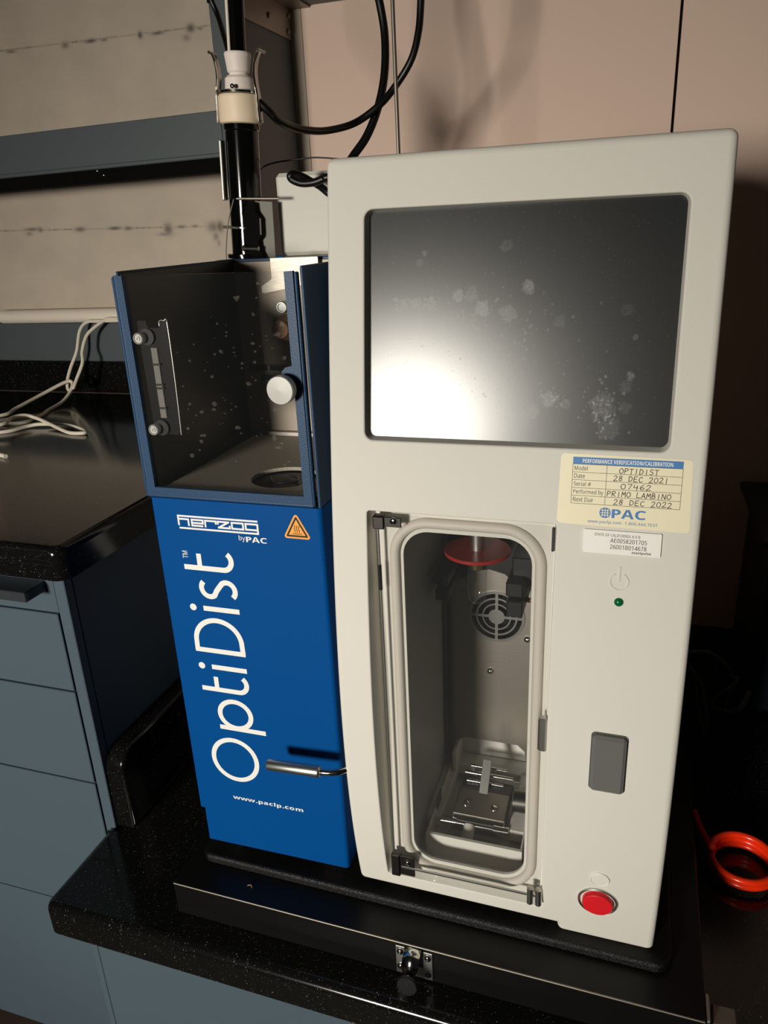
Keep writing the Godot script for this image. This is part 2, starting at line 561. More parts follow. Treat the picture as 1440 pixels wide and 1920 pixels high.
func make_materials() -> void:
	var m := mat("white_shell", Color(0.842, 0.832, 0.798), 0.52, 0.0, 0.17)
	m.normal_enabled = true
	m.normal_texture = noise_tex(1, 0.11, 512, 3, true, 3.0)
	m.normal_scale = 0.16
	world_tri(m, 16.0)
	mat("white_plastic", Color(0.88, 0.87, 0.84), 0.4)
	mat("white_card", Color(0.93, 0.92, 0.90), 0.5)
	mat("ptfe", Color(0.93, 0.88, 0.85), 0.55)
	mat("cream_collar", Color(0.93, 0.85, 0.74), 0.5)
	mat("gasket", Color(0.80, 0.775, 0.73), 0.55)
	m = mat("blue_paint", Color(0.0, 0.28, 0.54), 0.55, 0.0, 0.2)
	m.normal_enabled = true
	m.normal_texture = noise_tex(2, 0.12, 256, 2, true, 3.0)
	m.normal_scale = 0.06
	world_tri(m, 14.0)
	m = mat("blue_frame", Color(0.125, 0.25, 0.38), 0.45, 0.0, 0.4)
	m.normal_enabled = true
	m.normal_texture = M.blue_paint.normal_texture
	m.normal_scale = 0.13
	world_tri(m, 18.0)
	m = mat("steel", Color(0.66, 0.635, 0.60), 0.46, 1.0)
	m.normal_enabled = true
	m.normal_texture = noise_tex(4, 0.05, 256, 3, true, 2.0)
	m.normal_scale = 0.09
	m.uv1_triplanar = true
	m.uv1_scale = Vector3(2.0, 40.0, 2.0)
	m = mat("liner_steel", Color(0.62, 0.58, 0.53), 0.55, 0.65)
	mat("steel_dark", Color(0.30, 0.29, 0.28), 0.4, 1.0)
	mat("satin_steel", Color(0.74, 0.74, 0.72), 0.36, 1.0)
	mat("cast_metal", Color(0.66, 0.655, 0.64), 0.5, 0.35)
	mat("grey_liner", Color(0.62, 0.63, 0.61), 0.4)
	mat("chrome", Color(0.82, 0.82, 0.80), 0.14, 1.0)
	mat("warm_plate", Color(0.76, 0.72, 0.66), 0.55)
	mat("black_steel", Color(0.10, 0.10, 0.10), 0.35, 0.6)
	mat("grey_plate", Color(0.45, 0.44, 0.41), 0.6)
	mat("galvanised", Color(0.55, 0.52, 0.48), 0.45, 0.8)
	mat("black_plastic", Color(0.075, 0.075, 0.075), 0.42)
	mat("black_tube", Color(0.03, 0.03, 0.03), 0.1)
	mat("black_matte", Color(0.03, 0.03, 0.03), 0.85, 0.0, 0.2)
	mat("black_rubber", Color(0.04, 0.042, 0.045), 0.38)
	mat("dark_hole", Color(0.02, 0.02, 0.02), 0.9)
	m = mat("black_pan", Color(0.05, 0.05, 0.05), 0.33, 0.0, 0.4)
	m.normal_enabled = true
	m.normal_texture = noise_tex(6, 0.2, 256, 2, true, 6.0)
	m.normal_scale = 0.6
	world_tri(m, 26.0)
	m = mat("black_gloss", Color(0.05, 0.051, 0.05), 0.38, 0.0, 0.35)
	m = mat("epoxy_top", Color.WHITE, 0.13, 0.0, 0.42)
	m.albedo_texture = speckles(512, 3000, 0.06, 0.8, 21)
	world_tri(m, 7.0)
	m = mat("cabinet_grey", Color(0.292, 0.347, 0.387), 0.5, 0.0, 0.3)
	m.normal_enabled = true
	m.normal_texture = noise_tex(9, 0.02, 256, 2, true, 2.0)
	m.normal_scale = 0.12
	world_tri(m, 3.0)
	mat("shelf_grey", Color(0.285, 0.315, 0.33), 0.5)
	mat("pull_grey", Color(0.16, 0.18, 0.19), 0.45)
	mat("wall_paint", Color(0.885, 0.775, 0.71), 0.7)
	m = mat("wall_dirty", Color.WHITE, 0.7)
	m.albedo_texture = wall_dirt()
	mat("room_paint", Color(0.62, 0.68, 0.71), 0.85)
	mat("floor_lino", Color(0.25, 0.2, 0.16), 0.6)
	mat("raceway", Color(0.90, 0.86, 0.80), 0.5)
	mat("rope", Color(0.87, 0.83, 0.76), 0.8)
	mat("grey_cable", Color(0.42, 0.41, 0.38), 0.5)
	mat("orange_hose", Color(0.95, 0.2, 0.06), 0.25)
	mat("red_button", Color(0.86, 0.12, 0.16), 0.4)
	mat("red_disc", Color(0.58, 0.12, 0.11), 0.35)
	mat("green_lens", Color(0.02, 0.38, 0.22), 0.15)
	mat("button_grey", Color(0.40, 0.40, 0.395), 0.38)
	mat("brass", Color(0.70, 0.62, 0.42), 0.3, 1.0)
	mat("tan_ceramic", Color(0.62, 0.46, 0.31), 0.6)
	mat("dark_bin", Color(0.09, 0.13, 0.16), 0.4)
	mat("print_white", Color(0.93, 0.92, 0.90), 0.5)
	mat("print_black", Color(0.05, 0.05, 0.05), 0.6)
	mat("print_blue", Color(0.20, 0.47, 0.72), 0.5)
	mat("print_grey", Color(0.30, 0.30, 0.29), 0.6)
	mat("sticker_cream", Color(0.92, 0.885, 0.76), 0.45)
	mat("warning_orange", Color(0.97, 0.64, 0.24), 0.5)
	mat("emboss_shell", Color(0.82, 0.80, 0.75), 0.45)
	m = mat("clear_pane", Color(0.6, 0.62, 0.62, 0.02), 0.05)
	m.transparency = BaseMaterial3D.TRANSPARENCY_ALPHA
	m = mat("smoked_pane", Color(0.4, 0.42, 0.42, 0.02), 0.05)
	m.transparency = BaseMaterial3D.TRANSPARENCY_ALPHA
	m = mat("clear_glass", Color(0.5, 0.52, 0.52, 0.02), 0.03)
	m.transparency = BaseMaterial3D.TRANSPARENCY_ALPHA
	m = mat("dried_film", Color(0.80, 0.78, 0.74, 0.06), 0.6)
	m.transparency = BaseMaterial3D.TRANSPARENCY_ALPHA
	m = mat("lamp_glass", Color(1, 0.98, 0.94), 0.4)
	m.emission_enabled = true
	m.emission = Color(1, 0.96, 0.89)
	m.emission_energy_multiplier = 1.5
	m = mat("screen_black", Color.WHITE, 1.0, 0.0, 0.55)
	m.albedo_texture = screen_smudges(false)
	m.roughness_texture = screen_smudges(true)

# ---------------------------------------------------------------- the curved white front
func zf(y: float) -> float:
	var z := 0.0
	var y2 := clampf(y, -0.02, 0.65)
	for c in ZP:
		z = z * y2 + c
	return z

func dzf(y: float) -> float:
	return (zf(y + 0.001) - zf(y - 0.001)) / 0.002

func face_xf(x: float, y: float, off := 0.0) -> Transform3D:     # plane touching the front there; its own origin is that point
	var up := Vector3(0, 1, dzf(y)).normalized()
	var nn := Vector3.RIGHT.cross(up)
	return Transform3D(Basis(Vector3.RIGHT, up, nn), Vector3(x, y, zf(y)) + nn * off)

# part of the front surface, with smooth normals, lying off the curve by off
func face_region(outer: PackedVector2Array, holes: Array, off: float, step := 0.0125) -> ArrayMesh:
	var st := new_st()
	var cuts := []
	var y := -0.02
	while y < 0.65:
		cuts.append(y)
		y += step
	for q in pieces(outer, holes, cuts):
		var idx := Geometry2D.triangulate_polygon(up_scale(q, U))
		for k in range(0, idx.size(), 3):
			var a: Vector2 = q[idx[k]]
			var b: Vector2 = q[idx[k + 1]]
			var c: Vector2 = q[idx[k + 2]]
			if (b - a).cross(c - a) > 0.0:
				var t := b
				b = c
				c = t
			for p in [a, b, c]:
				st.set_normal(Vector3(0, -dzf(p.y), 1).normalized())
				st.set_uv(Vector2(p.x, p.y))
				st.add_vertex(Vector3(p.x, p.y, zf(p.y) + off))
	return st.commit()

func face_ring(path: PackedVector2Array, spec: Array, flip: bool, sg := 1) -> Array:
	return []

# strips that follow a path: spec rows (outward shift, depth below the face, absolute z or null)
func rim(st: SurfaceTool, path: PackedVector2Array, rows: Array, flip: bool, sg := 1) -> void:
	var rings := []
	for r in rows:
		var ring := []
		for p in shifted(path, r[0]):
			ring.append(Vector3(p.x, p.y, (zf(p.y) - r[1]) if r.size() < 3 else r[2]))
		rings.append(ring)
	if flip:
		rings.reverse()
	loft(st, rings, true, sg)

func dense(path: PackedVector2Array, step := 0.012) -> PackedVector2Array:
	var out := PackedVector2Array()
	for i in path.size():
		var a := path[i]
		var b := path[(i + 1) % path.size()]
		var n := maxi(1, int(a.distance_to(b) / step))
		for k in n:
			out.append(a.lerp(b, float(k) / n))
	return out

func build_shell(an: Node3D) -> void:
	var W := 0.2687
	var outline := dense(rounded([Vector2(0, -0.001), Vector2(0.1865, -0.0025), Vector2(0.1872, -0.0125), Vector2(W, -0.0125), Vector2(W, 0.635), Vector2(0, 0.635)], [0.0058, 0.0004, 0.0058, 0.006, 0.0058, 0.0056], 6))
	var r := 0.0048
	var sx0 := 0.0324
	var sy0 := 0.4417
	var sx1 := 0.0324 + 0.2112
	var sy1 := 0.5994
	var scr := dense(rrect(0.0292, 0.4388, 0.2446, 0.5999, 0.0065))
	var dor := dense(rrect(0.0302, 0.0175, 0.1733, 0.3845, 0.0022, 4))
	var shell := face_region(shifted(outline, -r), [shifted(scr, 0.0015), shifted(dor, 0.0012)], 0.0)
	var st := new_st()
	var rows := []
	for k in range(7):
		var a := PI / 2 * k / 6.0
		rows.append([-r + r * sin(a), r * (1.0 - cos(a))])
	rim(st, outline, rows, true)
	rim(st, outline, [[0.0, r], [0.0, 0.0, -0.05], [0.0, 0.0, -0.24]], true, 2)
	rows = []
	for k in range(5):
		var a := PI / 2 * k / 4.0
		rows.append([0.0015 - 0.0015 * sin(a), 0.0015 * (1.0 - cos(a))])
	rim(st, scr, rows, false, 3)
	rim(st, scr, [[0.0, 0.0015], [-0.0012, 0.0095]], false, 4)
	rows = []
	for k in range(5):
		var a := PI / 2 * k / 4.0
		rows.append([0.0012 - 0.0012 * sin(a), 0.0012 * (1.0 - cos(a))])
	rim(st, dor, rows, false, 5)
	rim(st, dor, [[0.0, 0.0012], [-0.0022, 0.0, -0.0052]], false, 6)
	st.generate_normals()
	st.commit(shell)
	# seat of the door: flat plate with the chamber opening
	var open := rrect(0.0545, 0.0375, 0.1555, 0.3655, 0.021, 8)
	var seat := new_st()
	plate(seat, rrect(0.0285, 0.0160, 0.175, 0.386, 0.002, 3), -0.0075, -0.005, Transform3D(), [open])
	seat.generate_normals()
	seat.commit(shell)
	var sh := obj("front_shell", shell, M.white_shell, an)
	sh.set_meta("label", "white curved front shell with rounded edges")
	# screen
	var g := new_st()
	var xa := sx0 - 0.0032
	var xb := sx1 + 0.001
	var ya := sy0 - 0.003
	var yb := sy1 + 0.001
	var za := zf(ya) - 0.0088
	var zb := zf(yb) - 0.0088
	g.set_smooth_group(-1)
	for v in [[xa, yb, zb, 0, 0], [xb, yb, zb, 1, 0], [xb, ya, za, 1, 1], [xa, yb, zb, 0, 0], [xb, ya, za, 1, 1], [xa, ya, za, 0, 1]]:
		g.set_uv(Vector2(v[3], v[4]))
		g.add_vertex(Vector3(v[0], v[1], v[2]))
	for v in [[xa, yb, zb], [xa, ya, za], [xb, ya, za], [xa, yb, zb], [xb, ya, za], [xb, yb, zb]]:
		g.add_vertex(Vector3(v[0], v[1], v[2] - 0.003))
	var scn := obj("touch_screen", fin(g), M.screen_black, an)
	scn.set_meta("label", "dark smudged touch screen")
	# embossed power sign
	st = new_st()
	var px := face_xf(0.2185, 0.3466)
	ribbon(st, arc(Vector2(0, -0.0004), 0.0062, 0.0062, 122, 418, 30), 0.0011, px, -0.0004, 0.0005, true)
	ribbon(st, [Vector2(0, 0.0002), Vector2(0, 0.0102)], 0.0011, px, -0.0004, 0.0005, true)
	obj("power_symbol", fin(st), M.emboss_shell, sh)
	lathe_obj("indicator_lens", [[0.0033, -0.001], [0.0032, 0.0006], [0.0028, 0.0015], [0.0018, 0.0021], [0.0006, 0.0024]], face_xf(0.2192, 0.331) * zf_axis(Vector3()), M.green_lens, sh, 24, false)
	# grey push latch
	var gb := face_xf(0.2201, 0.1964)
	st = new_st()
	plate(st, rrect(-0.0136, -0.0268, 0.0136, 0.0268, 0.0036), -0.002, 0.0002, gb)
	obj("latch_bezel", fin(st), M.print_grey, sh)
	st = new_st()
	rbox(st, Vector3(-0.0126, -0.0258, -0.002), Vector3(0.0126, 0.0256, 0.0048), 0.0024, gb)
	var top := new_st()
	rbox(top, Vector3(-0.0122, 0.0198, 0.003), Vector3(0.0122, 0.0252, 0.0056), 0.0012, gb * Transform3D(Basis(Vector3.RIGHT, -0.25), Vector3(0, 0.0006, 0.0046)))
	obj("push_latch", fin(st), M.button_grey, sh)
	# blank cap and red stop button
	lathe_obj("blank_cap", [[0.0078, -0.001], [0.0078, 0.0009], [0.0073, 0.0014], [0.0070, 0.0009], [0.0067, 0.0009], [0.0002, 0.0011]], face_xf(0.2205, 0.0725) * zf_axis(Vector3()), M.white_plastic, sh, 32)
	var rb := face_xf(0.2199, 0.0440) * zf_axis(Vector3())
	lathe_obj("button_collar", [[0.0166, -0.001], [0.0166, 0.0012], [0.0158, 0.0022], [0.0146, 0.0012], [0.0143, -0.002], [0.0002, -0.002]], rb, M.satin_steel, sh, 40)
	lathe_obj("stop_button", [[0.0126, -0.002], [0.0126, 0.0042], [0.0120, 0.005], [0.0002, 0.0052]], rb, M.red_button, sh, 40)
	lathe_obj("button_gap", [[0.0144, -0.0018], [0.0144, -0.001], [0.0002, -0.001]], rb, M.tan_ceramic, sh, 40)

func build_stickers(an: Node3D) -> void:
	# calibration sticker
	var st := obj("calibration_sticker", face_region(rounded([Vector2(0.1732, 0.3862), Vector2(0.2615, 0.3850), Vector2(0.2598, 0.4348), Vector2(0.1742, 0.4358)], [0.003, 0.003, 0.003, 0.003]), [], 0.0002), M.sticker_cream, an)
	st.set_meta("label", "cream calibration sticker with a blue heading and handwriting")
	obj("heading_bar", face_region(rrect(0.1824, 0.4286, 0.2539, 0.4336, 0.0002, 2), [], 0.00028, 0.01), M.print_blue, st)
	var ln := new_st()
	var rows := [0.4286, 0.4230, 0.4176, 0.4121, 0.4066, 0.4010]
	for y in rows:
		ribbon(ln, [Vector2(-0.0358, 0), Vector2(0.0358, 0)], 0.00028, face_xf(0.21815, y), 0.0002, 0.0003)
	for k in 5:
		var c: float = (rows[k] + rows[k + 1]) / 2.0
		var hh: float = (rows[k] - rows[k + 1]) / 2.0
		for x in [0.1824, 0.2052, 0.2539]:
			ribbon(ln, [Vector2(0, -hh), Vector2(0, hh)], 0.00028, face_xf(x, c), 0.0002, 0.0003)
	obj("table_rule", fin(ln), M.print_grey, st)
	var hx := face_xf(0.21815, 0.4311, 0.00028)
	text("heading", "PERFORMANCE VERIFICATION/CALIBRATION", "bold", -0.0293, -0.0014, 0.0293, 0.0014, hx, M.print_white, st)
	var words := ["Model", "Date", "Serial #", "Performed by", "Next Due"]
	var wide := [0.0088, 0.0072, 0.0116, 0.0202, 0.0134]
	var inks := ["OPTIDIST", "28 DEC 2021", "07462", "PRIMO LAMBINO", "28 DEC 2022"]
	var spans := [[0.2130, 0.2390], [0.2095, 0.2456], [0.2145, 0.2350], [0.2058, 0.2480], [0.2105, 0.2490]]
	var hw := new_st()
	for k in 5:
		var c: float = (rows[k] + rows[k + 1]) / 2.0
		var xf := face_xf(0.1836, c, 0.0002)
		var low: float = -0.0023 if k in [3] else -0.0015
		text("row_name", words[k], "plain", 0.0, low, wide[k], 0.0017, xf, M.print_grey, st)
		hand(hw, inks[k], spans[k][0] - 0.1836, spans[k][1] - 0.1836, -0.0021 if k > 0 else -0.0024, 0.0036, xf, 0.00042)
	obj("handwriting", fin(hw), M.print_black, st)
	text("maker_name", "PAC", "bold", -0.0112, -0.0032, 0.0112, 0.0032, face_xf(0.2215, 0.3953, 0.0002), M.print_blue, st)
	# the globe of small squares beside it
	var gl := new_st()
	var gx := face_xf(0.2058, 0.3955)
	for i in 4:
		for j in 4:
			var c := Vector2(i - 1.5, j - 1.5) * 0.0017
			var e := 0.00062 if (i in [1, 2] or j in [1, 2]) else 0.0004
			plate(gl, rrect(c.x - e, c.y - e, c.x + e, c.y + e, 0.00018, 2), 0.0002, 0.0003, gx)
	for s in [-1.0, 1.0]:
		ribbon(gl, arc(Vector2(s * 0.0008, 0), 0.0026, 0.0032, 60 if s > 0 else 120, -60 if s > 0 else 240, 12), 0.0006, gx, 0.0002, 0.0003)
		ribbon(gl, arc(Vector2(0, s * 0.0008), 0.0032, 0.0026, 30 * s, 150 * s, 12), 0.0006, gx, 0.0002, 0.0003)
	obj("globe_emblem", fin(gl), M.print_blue, st)
	text("web_address", "www.paclp.com  1.800.444.TEST", "plain", -0.0232, -0.0015, 0.0232, 0.0013, face_xf(0.2176, 0.3888, 0.0002), M.print_blue, st)
	# asset tag: a stiff little plate
	var ax := face_xf(0.2184, 0.3750)
	var tg := new_st()
	plate(tg, rrect(-0.0258, -0.0084, 0.0258, 0.0084, 0.0008, 3), 0.0, 0.0016, ax)
	var ag := obj("asset_tag", fin(tg), M.white_card, an)
	ag.set_meta("label", "small white raised asset tag")
	var a2 := face_xf(0.2184, 0.3750, 0.0016)
	text("owner_line", "STATE OF CALIFORNIA A R B", "plain", -0.0186, 0.0042, 0.0118, 0.0062, a2, M.print_grey, ag)
	text("number_line", "AE0058201705", "plain", -0.0078, -0.0001, 0.0164, 0.0030, a2, M.print_black, ag)
	text("number_line", "26001B014678", "plain", -0.0078, -0.0046, 0.0164, -0.0015, a2, M.print_black, ag)
	text("maker_line", "assetpulse", "bold", 0.0068, -0.0076, 0.0196, -0.0052, a2, M.print_grey, ag)

func build_chamber(an: Node3D) -> void:
	var ch := Node3D.new()
	ch.name = "receiver_chamber"
	an.add_child(ch)
	ch.set_meta("label", "recessed chamber lined with dull steel and white plastic")
	var zb := -0.15
	# walls
	box_obj("side_wall", Vector3(0.0485, 0.012, -0.165), Vector3(0.0515, 0.378, -0.0078), M.grey_liner, ch, 0.0003)
	box_obj("side_wall", Vector3(0.1575, 0.012, -0.165), Vector3(0.1605, 0.378, -0.0078), M.steel, ch, 0.0003)
	box_obj("chamber_top", Vector3(0.0485, 0.372, -0.165), Vector3(0.1605, 0.378, -0.0078), M.white_plastic, ch, 0.0003)
	box_obj("chamber_floor", Vector3(0.0485, 0.012, -0.172), Vector3(0.1605, 0.018, -0.0078), M.white_plastic, ch, 0.0003)
	box_obj("rear_lining", Vector3(0.0485, 0.018, -0.172), Vector3(0.1605, 0.376, -0.163), M.white_plastic, ch, 0.0003)
	box_obj("light_baffle", Vector3(0.07, 0.335, -0.148), Vector3(0.157, 0.372, -0.14), M.white_plastic, ch, 0.001)
	var fan := Vector2(0.1045, 0.219)
	var holes := [circle(fan, 0.0283, 40)]
	plate_obj("back_panel", PackedVector2Array([Vector2(0.0515, 0.03), Vector2(0.064, 0.03), Vector2(0.066, 0.064), Vector2(0.072, 0.0675), Vector2(0.128, 0.0675), Vector2(0.1355, 0.0605), Vector2(0.137, 0.048), Vector2(0.1575, 0.040), Vector2(0.1575, 0.3), Vector2(0.0515, 0.3)]), zb - 0.002, zb, M.steel, ch, Transform3D(), holes)
	# ventilation grille
	var gr := new_st()
	for rr in [[0.0283, 0.0254], [0.0209, 0.0191], [0.0146, 0.0132]]:
		plate(gr, circle(fan, rr[0], 40), zb - 0.0015, zb + 0.0012, Transform3D(), [circle(fan, rr[1], 40)])
	plate(gr, circle(fan, 0.0082, 28), zb - 0.0015, zb + 0.0012)
	for k in 4:
		var d := Vector2(1, 0).rotated(PI / 2 * k)
		ribbon(gr, [fan + d * 0.0075, fan + d * 0.027], 0.0028, Transform3D(), zb - 0.0015, zb + 0.0010)
	obj("vent_grille", fin(gr), M.satin_steel, ch)
	var fh := new_st()
	lathe(fh, [[0.028, 0.0], [0.028, 0.001], [0.0002, 0.001]], zf_axis(Vector3(fan.x, fan.y, zb - 0.011)), 32)
	obj("vent_opening", fin(fh), M.dark_hole, ch)
	for s in [[0.0985, 0.155], [0.1352, 0.197]]:
		lathe_obj("dome_screw", [[0.0034, 0.0], [0.0032, 0.0014], [0.0022, 0.0026], [0.0008, 0.003]], zf_axis(Vector3(s[0], s[1], zb)), M.chrome, ch, 20, false)
	lathe_obj("port_hole", [[0.0085, 0.0], [0.0085, 0.0008], [0.006, 0.0008], [0.0002, 0.0004]], zf_axis(Vector3(0.1185, 0.0665, -0.1628)), M.black_plastic, ch, 24)
	# guide rail on the left
	box_obj("guide_rail", Vector3(0.0518, 0.03, -0.149), Vector3(0.0556, 0.262, -0.136), M.steel_dark, ch, 0.0006)
	box_obj("guide_rail", Vector3(0.0566, 0.03, -0.149), Vector3(0.0586, 0.262, -0.143), M.black_plastic, ch, 0.0004)
	# drip stem, red disc, glass tip
	var dc := Vector3(0.0988, 0.3203, -0.08)
	lathe_obj("stem", [[0.0062, 0.0], [0.0062, 0.052]], Transform3D(Basis(), dc), M.satin_steel, ch, 24)
	lathe_obj("red_disc", [[0.0002, -0.0016], [0.0286, -0.0016], [0.029, -0.001], [0.029, 0.001], [0.0286, 0.0016], [0.0002, 0.0016]], Transform3D(Basis(), dc), M.red_disc, ch, 48)
	lathe_obj("stem_nut", [[0.0075, -0.016], [0.0078, -0.010], [0.0078, -0.0016]], Transform3D(Basis(), dc), M.brass, ch, 24)
	lathe_obj("glass_tip", [[0.0084, -0.004], [0.0084, -0.040], [0.0076, -0.046], [0.005, -0.050], [0.0015, -0.0515]], Transform3D(Basis(), dc), M.clear_glass, ch, 28, false)
	# black two-armed holder
	var hd := new_st()
	for s in [[0.0585, 0.0725, -0.078, 0.283, 0.293], [0.0585, 0.0715, -0.085, 0.264, 0.276], [0.1250, 0.1400, -0.074, 0.281, 0.295], [0.1240, 0.1385, -0.084, 0.256, 0.272]]:
		rbox(hd, Vector3(s[0], s[3], -0.142), Vector3(s[1], s[4], s[2]), 0.0012)
	plate(hd, PackedVector2Array([Vector2(0.0585, 0.262), Vector2(0.072, 0.262), Vector2(0.084, 0.272), Vector2(0.099, 0.2755), Vector2(0.114, 0.272), Vector2(0.125, 0.262), Vector2(0.145, 0.262), Vector2(0.145, 0.318), Vector2(0.0585, 0.318)]), -0.148, -0.138)
	rbox(hd, Vector3(0.128, 0.29, -0.142), Vector3(0.148, 0.312, -0.09), 0.001)
	obj("tube_holder", fin(hd), M.black_plastic, ch)
	for s in [[0.1500, 0.296, 0.0035], [0.1505, 0.284, 0.0028], [0.1495, 0.276, 0.003]]:
		lathe_obj("hose_fitting", [[0.0002, 0.0], [s[2], 0.0], [s[2], 0.008], [0.0002, 0.008]], zf_axis(Vector3(s[0], s[1], -0.1)), M.chrome, ch, 16)
	cord("drain_hose", [Vector3(0.149, 0.28, -0.095), Vector3(0.146, 0.268, -0.1), Vector3(0.139, 0.262, -0.11), Vector3(0.136, 0.258, -0.13)], 0.0022, M.tan_ceramic, ch)
	# lower carriage
	var lc := Node3D.new()
	lc.name = "lower_carriage"
	ch.add_child(lc)
	var wp := new_st()
	rbox(wp, Vector3(0.0518, 0.0275, -0.145), Vector3(0.0668, 0.0385, -0.058), 0.001)
	rbox(wp, Vector3(0.1335, 0.0255, -0.145), Vector3(0.1565, 0.0385, -0.058), 0.001)
	rbox(wp, Vector3(0.0518, 0.0275, -0.162), Vector3(0.1565, 0.0385, -0.138), 0.001)
	rbox(wp, Vector3(0.062, 0.0385, -0.162), Vector3(0.0665, 0.063, -0.128), 0.001)
	wp.set_meta("x", 1)
	obj("carriage_frame", fin(wp), M.white_plastic, ch)
	lathe_obj("cross_shaft", [[0.0035, 0.0], [0.0042, 0.0005], [0.0042, 0.0155], [0.003, 0.016], [0.003, 0.052], [0.0042, 0.0525], [0.0042, 0.067], [0.0035, 0.0675]], x_axis(Vector3(0.0668, 0.0358, -0.0585)), M.chrome, ch, 24)
	var tilt := Transform3D(Basis(Vector3.RIGHT, 0.10), Vector3(0, 0.0425, -0.062))
	var pl := new_st()
	rbox(pl, Vector3(0.0775, -0.0012, -0.034), Vector3(0.1295, 0.0012, 0.0), 0.0004, tilt)
	rbox(pl, Vector3(0.1275, -0.012, -0.034), Vector3(0.1295, 0.0012, 0.0), 0.0004, tilt)
	rbox(pl, Vector3(0.0775, -0.012, -0.034), Vector3(0.0795, 0.0012, 0.0), 0.0004, tilt)
	obj("cover_plate", fin(pl), M.steel, ch)
	for x in [0.0885, 0.1165]:
		lathe_obj("plate_screw", [[0.0038, 0.0], [0.0036, 0.001], [0.0024, 0.0019], [0.0006, 0.0021]], tilt * Transform3D(Basis(), Vector3(x, 0.0012, -0.014)), M.chrome, ch, 20, false)
	box_obj("hinge_block", Vector3(0.0785, 0.0375, -0.112), Vector3(0.1300, 0.0475, -0.0965), M.black_plastic, ch, 0.0008)
	for q in [[0.0795, 0.0525, -0.1135, 0.050, 0.0021], [0.0840, 0.0550, -0.1215, 0.038, 0.0016], [0.0830, 0.0490, -0.1055, 0.038, 0.0016]]:
		lathe_obj("cross_rod", [[0.0002, 0.0], [q[4], 0.0002], [q[4], q[3] - 0.0002], [0.0002, q[3]]], x_axis(Vector3(q[0], q[1], q[2])), M.chrome, ch, 18)
	var tg := new_st()
	rbox(tg, Vector3(-0.0045, 0.0, -0.0008), Vector3(0.0045, 0.034, 0.0008), 0.0003, Transform3D(Basis(Vector3.RIGHT, -0.75), Vector3(0.1025, 0.0455, -0.092)))
	obj("lock_tongue", fin(tg), M.satin_steel, ch)
	box_obj("lower_bracket", Vector3(0.0775, 0.0245, -0.066), Vector3(0.1235, 0.0295, -0.0535), M.satin_steel, ch, 0.0006)
	lathe_obj("white_plug", [[0.0058, 0.0], [0.0058, 0.012], [0.005, 0.0155], [0.002, 0.0165]], Transform3D(Basis(Vector3.RIGHT, PI / 2 + 0.35), Vector3(0.0958, 0.0358, -0.056)), M.white_plastic, ch, 24, false)
	box_obj("side_clip", Vector3(0.0600, 0.0385, -0.083), Vector3(0.0615, 0.052, -0.066), M.steel_dark, ch, 0.0004)
	lathe_obj("side_roller", [[0.0002, 0.0], [0.011, 0.0], [0.011, 0.018], [0.0002, 0.018]], x_axis(Vector3(0.1335, 0.046, -0.092)), M.steel_dark, ch, 28)
	lc.queue_free()
	# white drip tray
	var tr := new_st()
	plate(tr, PackedVector2Array([Vector2(0.066, 0.018), Vector2(0.145, 0.018), Vector2(0.1505, 0.026), Vector2(0.1505, 0.0425), Vector2(0.0585, 0.0425), Vector2(0.0585, 0.030)]), -0.033, -0.030)
	rbox(tr, Vector3(0.0585, 0.0185, -0.135), Vector3(0.0605, 0.0425, -0.031), 0.0006)
	rbox(tr, Vector3(0.1485, 0.0185, -0.135), Vector3(0.1505, 0.0425, -0.031), 0.0006)
	rbox(tr, Vector3(0.0585, 0.0180, -0.135), Vector3(0.1505, 0.0200, -0.031), 0.0006)
	obj("drip_tray", fin(tr), M.white_plastic, ch)

